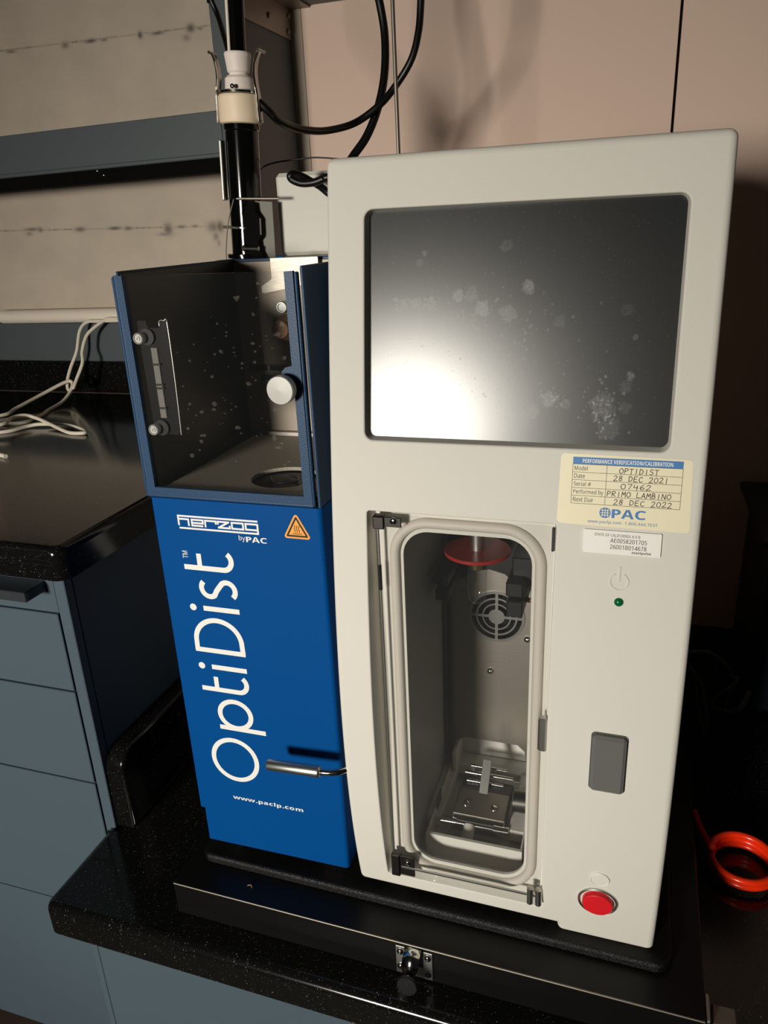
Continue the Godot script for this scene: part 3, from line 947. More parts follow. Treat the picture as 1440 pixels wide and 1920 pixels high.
func build_chamber_door(an: Node3D) -> void:
	# rounded seal
	var st := new_st()
	var loop := []
	for p in dense(rrect(0.0478, 0.0295, 0.1620, 0.3735, 0.0285, 12), 0.02):
		loop.append(Vector3(p.x, p.y, -0.0042))
	tube(st, loop, 0.0042, 14, true)
	var g := obj("door_seal", fin(st), M.gasket, an)
	g.set_meta("label", "rounded grey rubber seal around the chamber opening")
	# clear door
	st = new_st()
	rbox(st, Vector3(0.0365, 0.0215, 0.0035), Vector3(0.1718, 0.3815, 0.0062), 0.0004)
	var d := obj("chamber_door", fin(st), M.clear_pane, an)
	d.set_meta("label", "clear door over the chamber")
	lathe_obj("hinge_rod", [[0.0002, 0.0], [0.0011, 0.0], [0.0011, 0.33], [0.0002, 0.33]], Transform3D(Basis(), Vector3(0.0378, 0.045, 0.0052)), M.satin_steel, d, 12)
	lathe_obj("hinge_sleeve", [[0.0002, 0.0], [0.0015, 0.0], [0.0015, 0.022], [0.0002, 0.022]], Transform3D(Basis(), Vector3(0.0378, 0.317, 0.0052)), M.black_plastic, d, 12)
	lathe_obj("edge_rod", [[0.0002, 0.0], [0.0010, 0.0], [0.0010, 0.325], [0.0002, 0.325]], Transform3D(Basis(), Vector3(0.1722, 0.045, 0.0040)), M.white_plastic, d, 12)
	for y in [0.3735, 0.0255]:
		st = new_st()
		if y > 0.2:
			rbox(st, Vector3(0.0345, y - 0.0035, 0.001), Vector3(0.0440, y + 0.0075, 0.0085), 0.001)
			rbox(st, Vector3(0.0440, y - 0.001, 0.0062), Vector3(0.0575, y + 0.0070, 0.0078), 0.0004)
		else:
			rbox(st, Vector3(0.0355, y - 0.004, 0.0), Vector3(0.0440, y + 0.021, 0.0085), 0.001)
			rbox(st, Vector3(0.0440, y - 0.001, 0.0062), Vector3(0.0580, y + 0.021, 0.0078), 0.0004)
		obj("hinge", fin(st), M.steel_dark if y < 0.2 else M.steel_dark, d)
		lathe_obj("hinge_screw", [[0.0030, 0.0], [0.0028, 0.0009], [0.0016, 0.0016], [0.0004, 0.0017]], zf_axis(Vector3(0.0515, y + (0.0042 if y > 0.2 else 0.0145), 0.0078)), M.chrome, d, 18, false)
	st = new_st()
	rbox(st, Vector3(0.1655, 0.1905, 0.0045), Vector3(0.1728, 0.2215, 0.0125), 0.0016)
	obj("door_catch", fin(st), M.satin_steel, d)
	for x in [0.1632, 0.1705]:
		lathe_obj("catch_roller", [[0.0002, 0.0], [0.0028, 0.0006], [0.0028, 0.0175], [0.0002, 0.018]], Transform3D(Basis(), Vector3(x, 0.0255, 0.0085)), M.satin_steel, d, 16)
	box_obj("catch_bar", Vector3(0.045, 0.0325, 0.0066), Vector3(0.168, 0.0352, 0.0080), M.satin_steel, d, 0.0004)
	box_obj("edge_clip", Vector3(0.1703, 0.363, 0.003), Vector3(0.1722, 0.381, 0.0070), M.pull_grey, d, 0.0004)

# ---------------------------------------------------------------- the blue tower
func bl(x: float, y: float, z := 0.0) -> Vector3:     # place on the blue front, z out of it
	return Vector3(BX + x, y, BZ + z - 0.0087 * x)

func blue_xf() -> Transform3D:
	return Transform3D(Basis(Vector3.UP, 0.0087), Vector3(BX, 0, BZ))

func build_tower(an: Node3D) -> void:
	var bx := blue_xf()
	var bw := 0.1555
	# lower housing: rounded right front edge, stepped at the lower left
	var st := new_st()
	for q in [[0.0045, 0.0009, 0.0415], [0.0, 0.0415, 0.3775]]:
		var x0: float = q[0]
		var path := rounded([Vector2(x0, 0.19), Vector2(x0, 0.0), Vector2(bw + 0.0035, 0.0), Vector2(bw + 0.0035, 0.19)], [0.001, 0.0012, 0.0042, 0.001], 6)
		var lo := []
		var hi := []
		for p in path:
			lo.append(bx * Vector3(p.x, q[1], -p.y))
			hi.append(bx * Vector3(p.x, q[2], -p.y))
		loft(st, [hi, lo], true, 1)
		cap(st, hi, true)
		cap(st, lo, false)
	var lo_h := obj("lower_housing", fin(st), M.blue_paint, an)
	lo_h.set_meta("label", "blue painted steel panel printed in white")
	# lettering up the panel: s runs up, t runs left
	var tx := bx * Transform3D(Basis(Vector3(0, 1, 0), Vector3(-1, 0, 0), Vector3(0, 0, 1)), Vector3(0.0732, 0, 0.0001))
	var w := 0.0049
	st = new_st()
	var oc := Vector2(0.1089, 0.0251)
	ribbon(st, arc(oc, 0.0232, 0.0232, 0, 180), w, tx, 0.0, 0.0001)
	ribbon(st, arc(oc, 0.0232, 0.0232, 180, 360), w, tx, 0.0, 0.0001)
	ribbon(st, [Vector2(0.1462, -0.0118), Vector2(0.1462, 0.0365)], w, tx, 0.0, 0.0001)
	var pc := Vector2(0.1620, 0.0182)
	ribbon(st, arc(pc, 0.0148, 0.0162, 0, 180), w, tx, 0.0, 0.0001)
	ribbon(st, arc(pc, 0.0148, 0.0162, 180, 360), w, tx, 0.0, 0.0001)
	for s in [0.1882, 0.3138]:
		var p := [Vector2(s, 0.0498), Vector2(s, 0.012)]
		p.append_array(arc(Vector2(s + 0.0085, 0.0105), 0.0085, 0.0082, 180, 325, 14))
		ribbon(st, p, w, tx, 0.0, 0.0001)
		ribbon(st, [Vector2(s, 0.0338), Vector2(s + 0.0138, 0.0338)], w * 0.95, tx, 0.0, 0.0001)
	for s in [0.2126, 0.2738]:
		ribbon(st, [Vector2(s, 0.0002), Vector2(s, 0.0363)], w, tx, 0.0, 0.0001)
		plate(st, circle(Vector2(s, 0.0468), 0.0034, 20), 0.0, 0.0001, tx)
	ribbon(st, [Vector2(0.2302, -0.0005), Vector2(0.2302, 0.0508)], w, tx, 0.0, 0.0001)
	var dp := [Vector2(0.2302, 0.0485), Vector2(0.2370, 0.0483)]
	dp.append_array(arc(Vector2(0.2400, 0.0251), 0.0222, 0.0232, 84, -84, 24))
	dp.append_array([Vector2(0.2370, 0.0019), Vector2(0.2302, 0.0017)])
	ribbon(st, dp, w, tx, 0.0, 0.0001)
	var sp := arc(Vector2(0.2945, 0.0275), 0.0082, 0.0078, 42, 215, 14)
	sp.append_array([Vector2(0.2925, 0.0205), Vector2(0.2972, 0.0168)])
	sp.append_array(arc(Vector2(0.2935, 0.0098), 0.0082, 0.0078, 35, -140, 14))
	ribbon(st, sp, w, tx, 0.0, 0.0001)
	obj("lettering", fin(st), M.print_white, lo_h)
	text("trade_mark_sign", "TM", "plain", 0.3222, 0.0446, 0.3292, 0.0498, tx, M.print_white, lo_h)
	text("web_address", "www.paclp.com", "bold", 0.0400, 0.0592, 0.1158, 0.0652, bx * Transform3D(Basis(), Vector3(0, 0, 0.0001)), M.print_white, lo_h)
	# maker's boxed name
	st = new_st()
	var u := 0.00192
	var hx := bx * Transform3D(Basis(), Vector3(0.0235, 0.3502, 0.0))
	var ww := 0.00165
	var L := func(a: Array) -> void:
		var p := []
		for k in range(0, a.size(), 2):
			p.append(Vector2(a[k], a[k + 1]) * 0.001)
		ribbon(st, p, ww, hx, 0.0, 0.0001)
	L.call([0.8, 12.0, 77.0, 12.0])
	L.call([0.8, 12.8, 0.8, 3.1])
	L.call([0.8, 0.8, 77.3, 0.8])
	L.call([76.5, 0.0, 76.5, 9.9])
	L.call([0.8, 9.2, 10.6, 9.2, 10.6, 3.0])
	L.call([24.6, 3.8, 13.9, 3.8, 13.9, 9.2, 24.6, 9.2, 24.6, 6.3, 13.9, 6.3])
	L.call([26.9, 3.0, 26.9, 9.2, 37.2, 9.2, 37.2, 6.4])
	L.call([39.2, 6.6, 39.2, 9.2, 49.4, 9.2, 39.6, 3.8, 50.3, 3.8, 50.3, 6.2])
	L.call([52.5, 3.8, 52.5, 9.2, 63.0, 9.2, 63.0, 3.8, 51.8, 3.8])
	L.call([76.5, 4.0, 65.5, 4.0, 65.5, 9.2, 76.5, 9.2])
	obj("maker_emblem", fin(st), M.print_white, lo_h)
	var b2 := bx * Transform3D(Basis(), Vector3(0, 0, 0.0001))
	text("by_word", "by", "plain", 0.0812, 0.3425, 0.0872, 0.3486, b2, M.print_white, lo_h)
	text("maker_name", "PAC", "bold", 0.0880, 0.3428, 0.1075, 0.3478, b2, M.print_white, lo_h)
	# hot surface triangle
	var c0 := [Vector2(0.1232, 0.3497), Vector2(0.1486, 0.3497), Vector2(0.1359, 0.3730)]
	var ws := plate_obj("hot_surface_sticker", rounded(c0, [0.002, 0.002, 0.002], 5), 0.0, 0.0002, M.warning_orange, an, bx)
	ws.set_meta("label", "orange triangular hot surface sticker")
	st = new_st()
	var cc: Vector2 = (c0[0] + c0[1] + c0[2]) / 3.0
	var o1 := PackedVector2Array()
	var o2 := PackedVector2Array()
	for q in c0:
		o1.append(cc + (q - cc) * 0.80)
		o2.append(cc + (q - cc) * 0.60)
	plate(st, rounded(Array(o1), [0.0008, 0.0008, 0.0008], 3), 0.0002, 0.0003, bx, [o2])
	for k in 3:
		var p := []
		for j in 13:
			p.append(Vector2(0.1341 + 0.0019 * k + 0.00045 * sin(j * 0.75), 0.3555 + 0.0005 * j))
		ribbon(st, p, 0.00055, bx, 0.0002, 0.0003, true)
	ribbon(st, [Vector2(0.1322, 0.3541), Vector2(0.1405, 0.3541)], 0.0006, bx, 0.0002, 0.0003)
	obj("heat_symbol", fin(st), M.print_black, ws)
	# lever
	var lv := new_st()
	lathe(lv, [[0.0030, 0.0], [0.0048, 0.0004], [0.0052, 0.0012], [0.0052, 0.0500], [0.0048, 0.0518], [0.0035, 0.0523]], Transform3D(Basis(Vector3(0.05, -1, 0).normalized(), Vector3(1, 0.05, 0).normalized(), Vector3(0, 0, 1)), Vector3(-0.0732, 0.1368, 0.0227)), 28, false)
	var lever := obj("lever_handle", fin(lv), M.satin_steel, an)
	lever.set_meta("label", "round steel lever grip")
	var ls := new_st()
	tube(ls, smooth_pts([Vector3(-0.0215, 0.1395, 0.0227), Vector3(-0.0165, 0.1398, 0.0227), Vector3(-0.010, 0.1402, 0.0215), Vector3(-0.003, 0.1406, 0.018), Vector3(0.004, 0.1408, 0.008), Vector3(0.006, 0.1408, -0.01)], 5), 0.0031, 14)
	obj("lever_shaft", fin(ls), M.chrome, lever)

	# upper compartment, open at the top
	var up := Node3D.new()
	up.name = "heater_compartment"
	an.add_child(up)
	up.set_meta("label", "open topped blue compartment lined with stainless steel")
	st = new_st()
	var yt := 0.5645
	var r := func(lo: Vector3, hi: Vector3) -> void: rbox(st, lo, hi, 0.0006, bx)
	r.call(Vector3(0.0, 0.3775, -0.190), Vector3(0.0022, yt, -0.0005))
	r.call(Vector3(bw + 0.001, 0.3775, -0.190), Vector3(bw + 0.0032, yt, -0.0005))
	r.call(Vector3(0.0, 0.3775, -0.1915), Vector3(bw + 0.0032, yt, -0.1885))
	obj("outer_wall", fin(st), M.blue_frame, up)
	box_obj("side_liner", Vector3(0.0023, 0.34, -0.188), Vector3(0.0032, yt - 0.002, -0.003), M.steel_dark, up, 0.0002, bx)
	box_obj("side_liner", Vector3(bw - 0.0002, 0.34, -0.188), Vector3(bw + 0.0008, yt - 0.002, -0.003), M.steel_dark, up, 0.0002, bx)
	box_obj("back_liner", Vector3(0.003, 0.36, -0.1882), Vector3(bw, yt - 0.003, -0.187), M.liner_steel, up, 0.0002, bx)
	box_obj("back_ledge", Vector3(0.004, 0.3835, -0.187), Vector3(bw, 0.3905, -0.181), M.steel, up, 0.0006, bx)
	# floor plate with its round opening
	var fl := Transform3D(Basis(Vector3(1, 0, 0), Vector3(0, 0, -1), Vector3(0, 1, 0)), Vector3(0, 0.3850, 0))
	plate_obj("floor_plate", rrect(0.0125, 0.004, bw - 0.001, 0.180, 0.001, 2), -0.002, 0.0012, M.warm_plate, up, bx * fl, [circle(Vector2(0.106, 0.048), 0.0295, 40)])
	box_obj("floor_tray", Vector3(0.003, 0.3776, -0.187), Vector3(bw, 0.3779, -0.003), M.black_plastic, up, 0.0001, bx)
	lathe_obj("heater_well", [[0.0292, 0.0005], [0.0292, 0.0012], [0.020, 0.0006], [0.006, 0.0001]], bx * Transform3D(Basis(), Vector3(0.106, 0.3805, -0.048)), M.steel_dark, up, 40)
	st = new_st()
	tube(st, smooth_pts([Vector3(0.088, 0.3805, -0.056), Vector3(0.098, 0.381, -0.040), Vector3(0.108, 0.3815, -0.038), Vector3(0.118, 0.381, -0.046), Vector3(0.112, 0.3808, -0.058), Vector3(0.100, 0.3808, -0.060)], 5), 0.0012, 8)
	var hc := obj("heating_coil", fin(st), M.pull_grey, up)
	hc.transform = bx * Transform3D(Basis(), Vector3(0, 0.0025, 0))
	# hook plate and slots on the back liner
	plate_obj("hook_plate", rounded([Vector2(0.0480, 0.5645), Vector2(0.0480, 0.545), Vector2(0.0362, 0.5385), Vector2(0.0362, 0.5315), Vector2(0.066, 0.536), Vector2(0.098, 0.542), Vector2(0.098, 0.5645)], [0.0, 0.003, 0.002, 0.002, 0.001, 0.001, 0.001], 4), -0.181, -0.1795, M.steel, up, bx)
	box_obj("liner_notch", Vector3(0.0525, 0.553, -0.1865), Vector3(0.0605, 0.566, -0.1835), M.blue_paint, up, 0.0006, bx)
	for q in [[0.008, 0.4535, 0.0285], [0.0315, 0.4535, 0.0295], [0.020, 0.4435, 0.034]]:
		var sl := new_st()
		plate(sl, rrect(q[0], q[1], q[0] + q[2] - 0.004, q[1] + 0.0062, 0.0026, 5), -0.187, -0.1864, bx)
		var so := obj("liner_slot", fin(sl), M.pull_grey, up)
		var rimst := new_st()
		var pp := []
		for p in rrect(q[0], q[1], q[0] + q[2] - 0.004, q[1] + 0.0062, 0.0026, 5):
			pp.append(bx * Vector3(p.x, p.y, -0.1866))
		tube(rimst, pp, 0.0007, 8, true)
		obj("slot_rim", fin(rimst), M.satin_steel, up)
	lathe_obj("liner_bolt", [[0.0058, 0.0], [0.0058, 0.012], [0.0052, 0.013], [0.004, 0.013], [0.0036, 0.0115], [0.0002, 0.0115]], bx * zf_axis(Vector3(0.0585, 0.5185, -0.186)), M.satin_steel, up, 24)
	lathe_obj("ceramic_bush", [[0.0125, 0.0], [0.0125, 0.01], [0.0085, 0.02], [0.0085, 0.024], [0.0002, 0.024]], bx * zf_axis(Vector3(0.0600, 0.4985, -0.186)), M.tan_ceramic, up, 28)
	build_tower_door(an, bx)

func build_tower_door(an: Node3D, bx: Transform3D) -> void:
	var st := new_st()
	var z0 := -0.0015
	var z1 := 0.002
	# U-shaped frame: left, bottom, right, each with a folded outer edge
	plate(st, PackedVector2Array([Vector2(0.0005, 0.3795), Vector2(0.1528, 0.3795), Vector2(0.1518, 0.5612), Vector2(0.1448, 0.5608), Vector2(0.1449, 0.4925), Vector2(0.1395, 0.4915), Vector2(0.1362, 0.4885), Vector2(0.1362, 0.4845), Vector2(0.1418, 0.4832), Vector2(0.1442, 0.4795), Vector2(0.1453, 0.470), Vector2(0.1456, 0.3878), Vector2(0.0071, 0.3878), Vector2(0.0066, 0.5612), Vector2(0.0005, 0.5615)]), z0, z1, bx)
	# rolled edges
	for e in [[[0.0, 0.3795], [0.0, 0.5615]], [[0.0, 0.3800], [0.1530, 0.3800]]]:
		tube(st, [bx * Vector3(e[0][0], e[0][1], z1 - 0.0016), bx * Vector3(e[1][0], e[1][1], z1 - 0.0016)], 0.0017, 14)
	rbox(st, Vector3(-0.0042, 0.3780, -0.006), Vector3(-0.0006, 0.5605, 0.0012), 0.0012, bx)
	rbox(st, Vector3(0.1522, 0.3790, -0.004), Vector3(0.1545, 0.5605, 0.0014), 0.0008, bx)
	var d := obj("compartment_door", fin(st), M.blue_frame, an)
	d.set_meta("label", "steel blue door frame with a glass pane")
	st = new_st()
	rbox(st, Vector3(0.0030, 0.3830, -0.0030), Vector3(0.1500, 0.5610, -0.0016), 0.0003, bx)
	obj("door_pane", fin(st), M.smoked_pane, d)
	# dried splashes on the pane
	var rng := RandomNumberGenerator.new()
	rng.seed = 77
	st = new_st()
	for k in 90:
		var t := rng.randf()
		var c := Vector2(0.128 - 0.075 * t + rng.randfn() * 0.014, 0.545 - 0.10 * t + rng.randfn() * 0.020)
		if k >= 60:
			c = Vector2(0.05 + 0.09 * rng.randf(), 0.41 + 0.12 * rng.randf())
		c = Vector2(clampf(c.x, 0.045, 0.138), clampf(c.y, 0.395, 0.553))
		var r := 0.0005 + 0.0019 * pow(rng.randf(), 2.0)
		var q := PackedVector2Array()
		for j in 9:
			q.append(c + Vector2(r * (0.6 + 0.7 * rng.randf()), 0).rotated(TAU * j / 9.0) * Vector2(1.5 if k % 3 == 0 else 1.0, 0.8))
		plate(st, q, -0.00155, -0.00155, bx)
	obj("dried_splashes", fin(st), M.dried_film, d).set_meta("kind", "stuff")
	# hinge bracket with its two bolts
	plate_obj("hinge_bracket", rounded([Vector2(0.0100, 0.4350), Vector2(0.0345, 0.4320), Vector2(0.0365, 0.5262), Vector2(0.0300, 0.5262), Vector2(0.0290, 0.5205), Vector2(0.0180, 0.5205), Vector2(0.0168, 0.5262), Vector2(0.0085, 0.5262)], [0.004, 0.004, 0.003, 0.001, 0.002, 0.002, 0.001, 0.002], 4), -0.0080, -0.0062, M.black_steel, d, bx)
	st = new_st()
	tube(st, smooth_pts([bx * Vector3(0.0355, 0.433, -0.006), bx * Vector3(0.0367, 0.48, -0.006), bx * Vector3(0.0367, 0.524, -0.006), bx * Vector3(0.0345, 0.5262, -0.006), bx * Vector3(0.030, 0.526, -0.006), bx * Vector3(0.0293, 0.522, -0.006)], 4), 0.0007, 8)
	obj("bracket_edge", fin(st), M.satin_steel, d)
	st = new_st()
	rbox(st, Vector3(0.0185, 0.447, -0.0062), Vector3(0.0245, 0.505, -0.005), 0.0004, bx)
	obj("hinge_leaf", fin(st), M.grey_plate, d)
	for y in [0.4555, 0.472, 0.475, 0.4915]:
		box_obj("leaf_pin", Vector3(0.0185, y - 0.0008, -0.0052), Vector3(0.0262, y + 0.0008, -0.0044), M.black_plastic, d, 0.0002, bx)
	for q in [[0.0133, 0.5132], [0.0146, 0.4385]]:
		lathe_obj("hinge_bolt", [[0.0046, -0.006], [0.0046, 0.0022], [0.0041, 0.003], [0.0035, 0.0026], [0.0033, 0.0019], [0.0019, 0.0019], [0.0018, 0.0027], [0.0009, 0.0027], [0.0008, 0.0020], [0.0001, 0.0020]], bx * zf_axis(Vector3(q[0], q[1], 0.0)), M.cast_metal, d, 28)
		lathe_obj("bolt_sleeve", [[0.0066, -0.006], [0.0066, -0.0038], [0.0002, -0.0038]], bx * zf_axis(Vector3(q[0] + 0.004, q[1] + 0.0005, 0.0)), M.black_plastic, d, 24)
	lathe_obj("door_knob", [[0.0040, -0.004], [0.0040, 0.006], [0.0085, 0.0065], [0.0104, 0.0075], [0.0110, 0.0085], [0.0110, 0.0142], [0.0104, 0.0152], [0.0002, 0.0156]], bx * zf_axis(Vector3(0.1392, 0.4765, 0.0)), M.cast_metal, d, 40)

func build_rear(an: Node3D) -> void:
	# body behind both fronts
	box_obj("rear_body", Vector3(-0.200, 0.0005, -0.46), Vector3(-0.0005, 0.5635, -0.1960), M.white_shell, an, 0.002)
	box_obj("side_body", Vector3(0.001, -0.0105, -0.46), Vector3(0.2675, 0.628, -0.2405), M.white_shell, an, 0.002)
	var rc := box_obj("condenser_cover", Vector3(-0.1452, 0.5640, -0.43), Vector3(-0.001, 0.6440, -0.25), M.white_shell, an, 0.004)
	rc.set_meta("label", "white box shaped cover behind the blue compartment")
	box_obj("top_vent", Vector3(0.1800, 0.628, -0.34), Vector3(0.2180, 0.6395, -0.26), M.black_plastic, an, 0.002)
	# pan under the instrument
	var st := new_st()
	slab(st, rounded([Vector2(-0.1765, 0.47), Vector2(-0.1765, -0.0035), Vector2(0.2855, -0.0092), Vector2(0.2855, 0.47)], [0.012, 0.012, 0.016, 0.012], 8), -0.0208, -0.0125, 0.0035)
	var pan := obj("base_pan", fin(st), M.black_pan, an)
	pan.set_meta("label", "textured black base pan with rounded corners")
	for x in [-0.15, -0.04, 0.03, 0.16]:
		box_obj("foot", Vector3(x - 0.012, -0.0130, -0.06), Vector3(x + 0.012, 0.0009, -0.03), M.black_plastic, an, 0.001)
		box_obj("foot", Vector3(x - 0.012, -0.0130, -0.42), Vector3(x + 0.012, 0.0009, -0.39), M.black_plastic, an, 0.001)

func build_probe() -> void:
	var pr := thing("probe_column", "glossy black upright tube with white plastic stopper behind the blue compartment", "tube")
	var base := Vector3(-0.1782, 0.5638, -0.240)
	var lean := Transform3D(Basis(Vector3.BACK, -0.055), base)
	var L := func(n: String, prof: Array, m: Material) -> void: lathe_obj(n, prof, lean, m, pr, 36)
	L.call("black_tube", [[0.0215, 0.0], [0.0215, 0.004], [0.0165, 0.0045], [0.0165, 0.120], [0.0178, 0.121], [0.0178, 0.128]], M.black_tube)
	L.call("collar", [[0.0180, 0.126], [0.0205, 0.127], [0.0212, 0.130], [0.0212, 0.1495], [0.0205, 0.1515], [0.0180, 0.152]], M.cream_collar)
	L.call("clamp_ring", [[0.0185, 0.1522], [0.0195, 0.1528], [0.0195, 0.1548], [0.0185, 0.1554]], M.chrome)
	L.call("stopper_base", [[0.0128, 0.155], [0.0140, 0.157], [0.0136, 0.166], [0.0110, 0.1685], [0.0086, 0.169]], M.ptfe)
	L.call("stopper", [[0.0086, 0.169], [0.0092, 0.1705], [0.0108, 0.172], [0.0128, 0.185], [0.0132, 0.1865], [0.0126, 0.1882], [0.004, 0.1885]], M.ptfe)
	L.call("upper_probe", [[0.0085, 0.1885], [0.0085, 0.32]], M.black_tube)
	L.call("thin_rod", [[0.0002, 0.188], [0.0016, 0.1885], [0.0016, 0.32], [0.0002, 0.32]], M.black_tube)
	lathe_obj("probe_rod", [[0.0016, 0.0], [0.0016, 0.15]], lean * Transform3D(Basis(), Vector3(-0.0035, 0.1875, 0.0098)), M.raceway, pr, 12)
	for s in [-1.0, 1.0]:
		var st := new_st()
		var p := [Vector3(s * 0.0225, 0.128, 0.002), Vector3(s * 0.0215, 0.150, 0.003), Vector3(s * 0.0205, 0.158, 0.004), Vector3(s * 0.0195, 0.168, 0.004), Vector3(s * 0.0205, 0.178, 0.004), Vector3(s * 0.0235, 0.1865, 0.004), Vector3(s * 0.0262, 0.1885, 0.004)]
		var rings := []
		for q in smooth_pts(p, 5):
			rings.append([lean * (q + Vector3(0, 0, -0.005)), lean * (q + Vector3(0.0006 * s, 0, -0.005)), lean * (q + Vector3(0.0006 * s, 0, 0.005)), lean * (q + Vector3(0, 0, 0.005))])
		loft(st, rings)
		tube(st, [lean * Vector3(s * 0.0262, 0.1885, -0.005), lean * Vector3(s * 0.0262, 0.1885, 0.009)], 0.0014, 10)
		obj("spring_arm", fin(st), M.chrome, pr)
	lathe_obj("arm_screw", [[0.0022, 0.0], [0.002, 0.001], [0.001, 0.0016], [0.0002, 0.0017]], lean * zf_axis(Vector3(0.0025, 0.1575, 0.019)), M.chrome, pr, 14, false)
	for q in [[0.0575, 0.0185, 0.045], [0.0300, 0.0172, -0.020]]:
		lathe_obj("wire_clamp", [[0.0168, q[0] - 0.001], [0.0178, q[0] - 0.0006], [0.0178, q[0] + 0.0006], [0.0168, q[0] + 0.001]], lean, M.chrome, pr, 36)
		var st := new_st()
		tube(st, [lean * Vector3(0.0, q[0], q[1]), lean * Vector3(q[2], q[0] + 0.0006, q[1] - 0.004)], 0.0013, 8)
		obj("clamp_wire", fin(st), M.galvanised, pr)
	box_obj("clamp_spring", Vector3(-0.0205, 0.056, 0.004), Vector3(-0.0172, 0.112, 0.012), M.satin_steel, pr, 0.0008, lean)
	plate_obj("guide_plate", PackedVector2Array([Vector2(0.006, 0.0), Vector2(0.035, 0.0), Vector2(0.0335, 0.055), Vector2(0.006, 0.056)]), 0.0060, 0.0075, M.grey_plate, pr, lean)
	plate_obj("guide_plate", PackedVector2Array([Vector2(0.006, 0.0), Vector2(0.0270, 0.0), Vector2(0.0215, 0.010), Vector2(0.0205, 0.018), Vector2(0.0240, 0.022), Vector2(0.0235, 0.040), Vector2(0.0190, 0.046), Vector2(0.0180, 0.054), Vector2(0.006, 0.056)]), 0.0145, 0.0160, M.black_matte, pr, lean)
	box_obj("guide_edge", Vector3(0.0230, 0.0235, 0.0150), Vector3(0.0242, 0.0395, 0.0168), M.chrome, pr, 0.0003, lean)
	lathe_obj("clamp_screw", [[0.0032, 0.0], [0.0032, 0.003], [0.0022, 0.0032], [0.0022, 0.017], [0.0002, 0.017]], lean * x_axis(Vector3(0.005, 0.0105, 0.019)), M.chrome, pr, 16)

# ---------------------------------------------------------------- furniture and room
func build_room() -> void:
	var st := new_st()
	rbox(st, Vector3(-2.8, -0.62, -0.85), Vector3(1.9, 2.2, ZW - 0.012), 0.001)
	var wb := struct("wall_rear", fin(st), M.dark_hole)
	# its boards, with open joints
	st = new_st()
	var x0 := -1.1
	var x1 := -0.3
	rbox(st, Vector3(-2.8, -0.62, ZW - 0.012), Vector3(x0, 2.2, ZW), 0.0003)
	var pa := struct("wall_board", fin(st), M.wall_paint, wb)
	st = new_st()
	var z := ZW
	for v in [[x0, 1.0, 0, 0], [x1, 1.0, 1, 0], [x1, 0.4, 1, 1], [x0, 1.0, 0, 0], [x1, 0.4, 1, 1], [x0, 0.4, 0, 1]]:
		st.set_uv(Vector2(v[2], v[3]))
		st.add_vertex(Vector3(v[0], v[1], z))
	for v in [[x0, 1.0], [x0, 0.4], [x1, 0.4], [x0, 1.0], [x1, 0.4], [x1, 1.0]]:
		st.set_uv(Vector2(0, 0))
		st.add_vertex(Vector3(v[0], v[1], z - 0.012))
	struct("wall_board", fin(st), M.wall_dirty, wb)
	st = new_st()
	rbox(st, Vector3(x0, 1.0, ZW - 0.012), Vector3(x1, 2.2, ZW), 0.0001)
	rbox(st, Vector3(x0, -0.62, ZW - 0.012), Vector3(x1, 0.4, ZW), 0.0001)
	struct("wall_board", fin(st), M.wall_paint, wb)
	for q in [[x1 + 0.0005, 0.2432], [0.2468, 1.9]]:
		st = new_st()
		rbox(st, Vector3(q[0], -0.62, ZW - 0.012), Vector3(q[1], 2.2, ZW), 0.0006)
		struct("wall_board", fin(st), M.wall_paint, wb)
	st = new_st()
	rbox(st, Vector3(-2.9, -0.70, -0.85), Vector3(2.0, -0.60, 3.9), 0.001)
	struct("floor", fin(st), M.floor_lino)
	st = new_st()
	rbox(st, Vector3(-2.9, 2.1, -0.85), Vector3(2.0, 2.2, 3.9), 0.001)
	struct("ceiling", fin(st), M.room_paint)
	st = new_st()
	rbox(st, Vector3(-2.9, -0.62, -0.85), Vector3(-2.8, 2.15, 3.9), 0.001)
	struct("wall_left", fin(st), M.room_paint)
	st = new_st()
	rbox(st, Vector3(1.9, -0.62, -0.85), Vector3(2.0, 2.15, 3.9), 0.001)
	struct("wall_right", fin(st), M.room_paint)
	st = new_st()
	rbox(st, Vector3(-2.9, -0.62, 3.8), Vector3(2.0, 2.15, 3.9), 0.001)
	struct("wall_front", fin(st), M.room_paint)

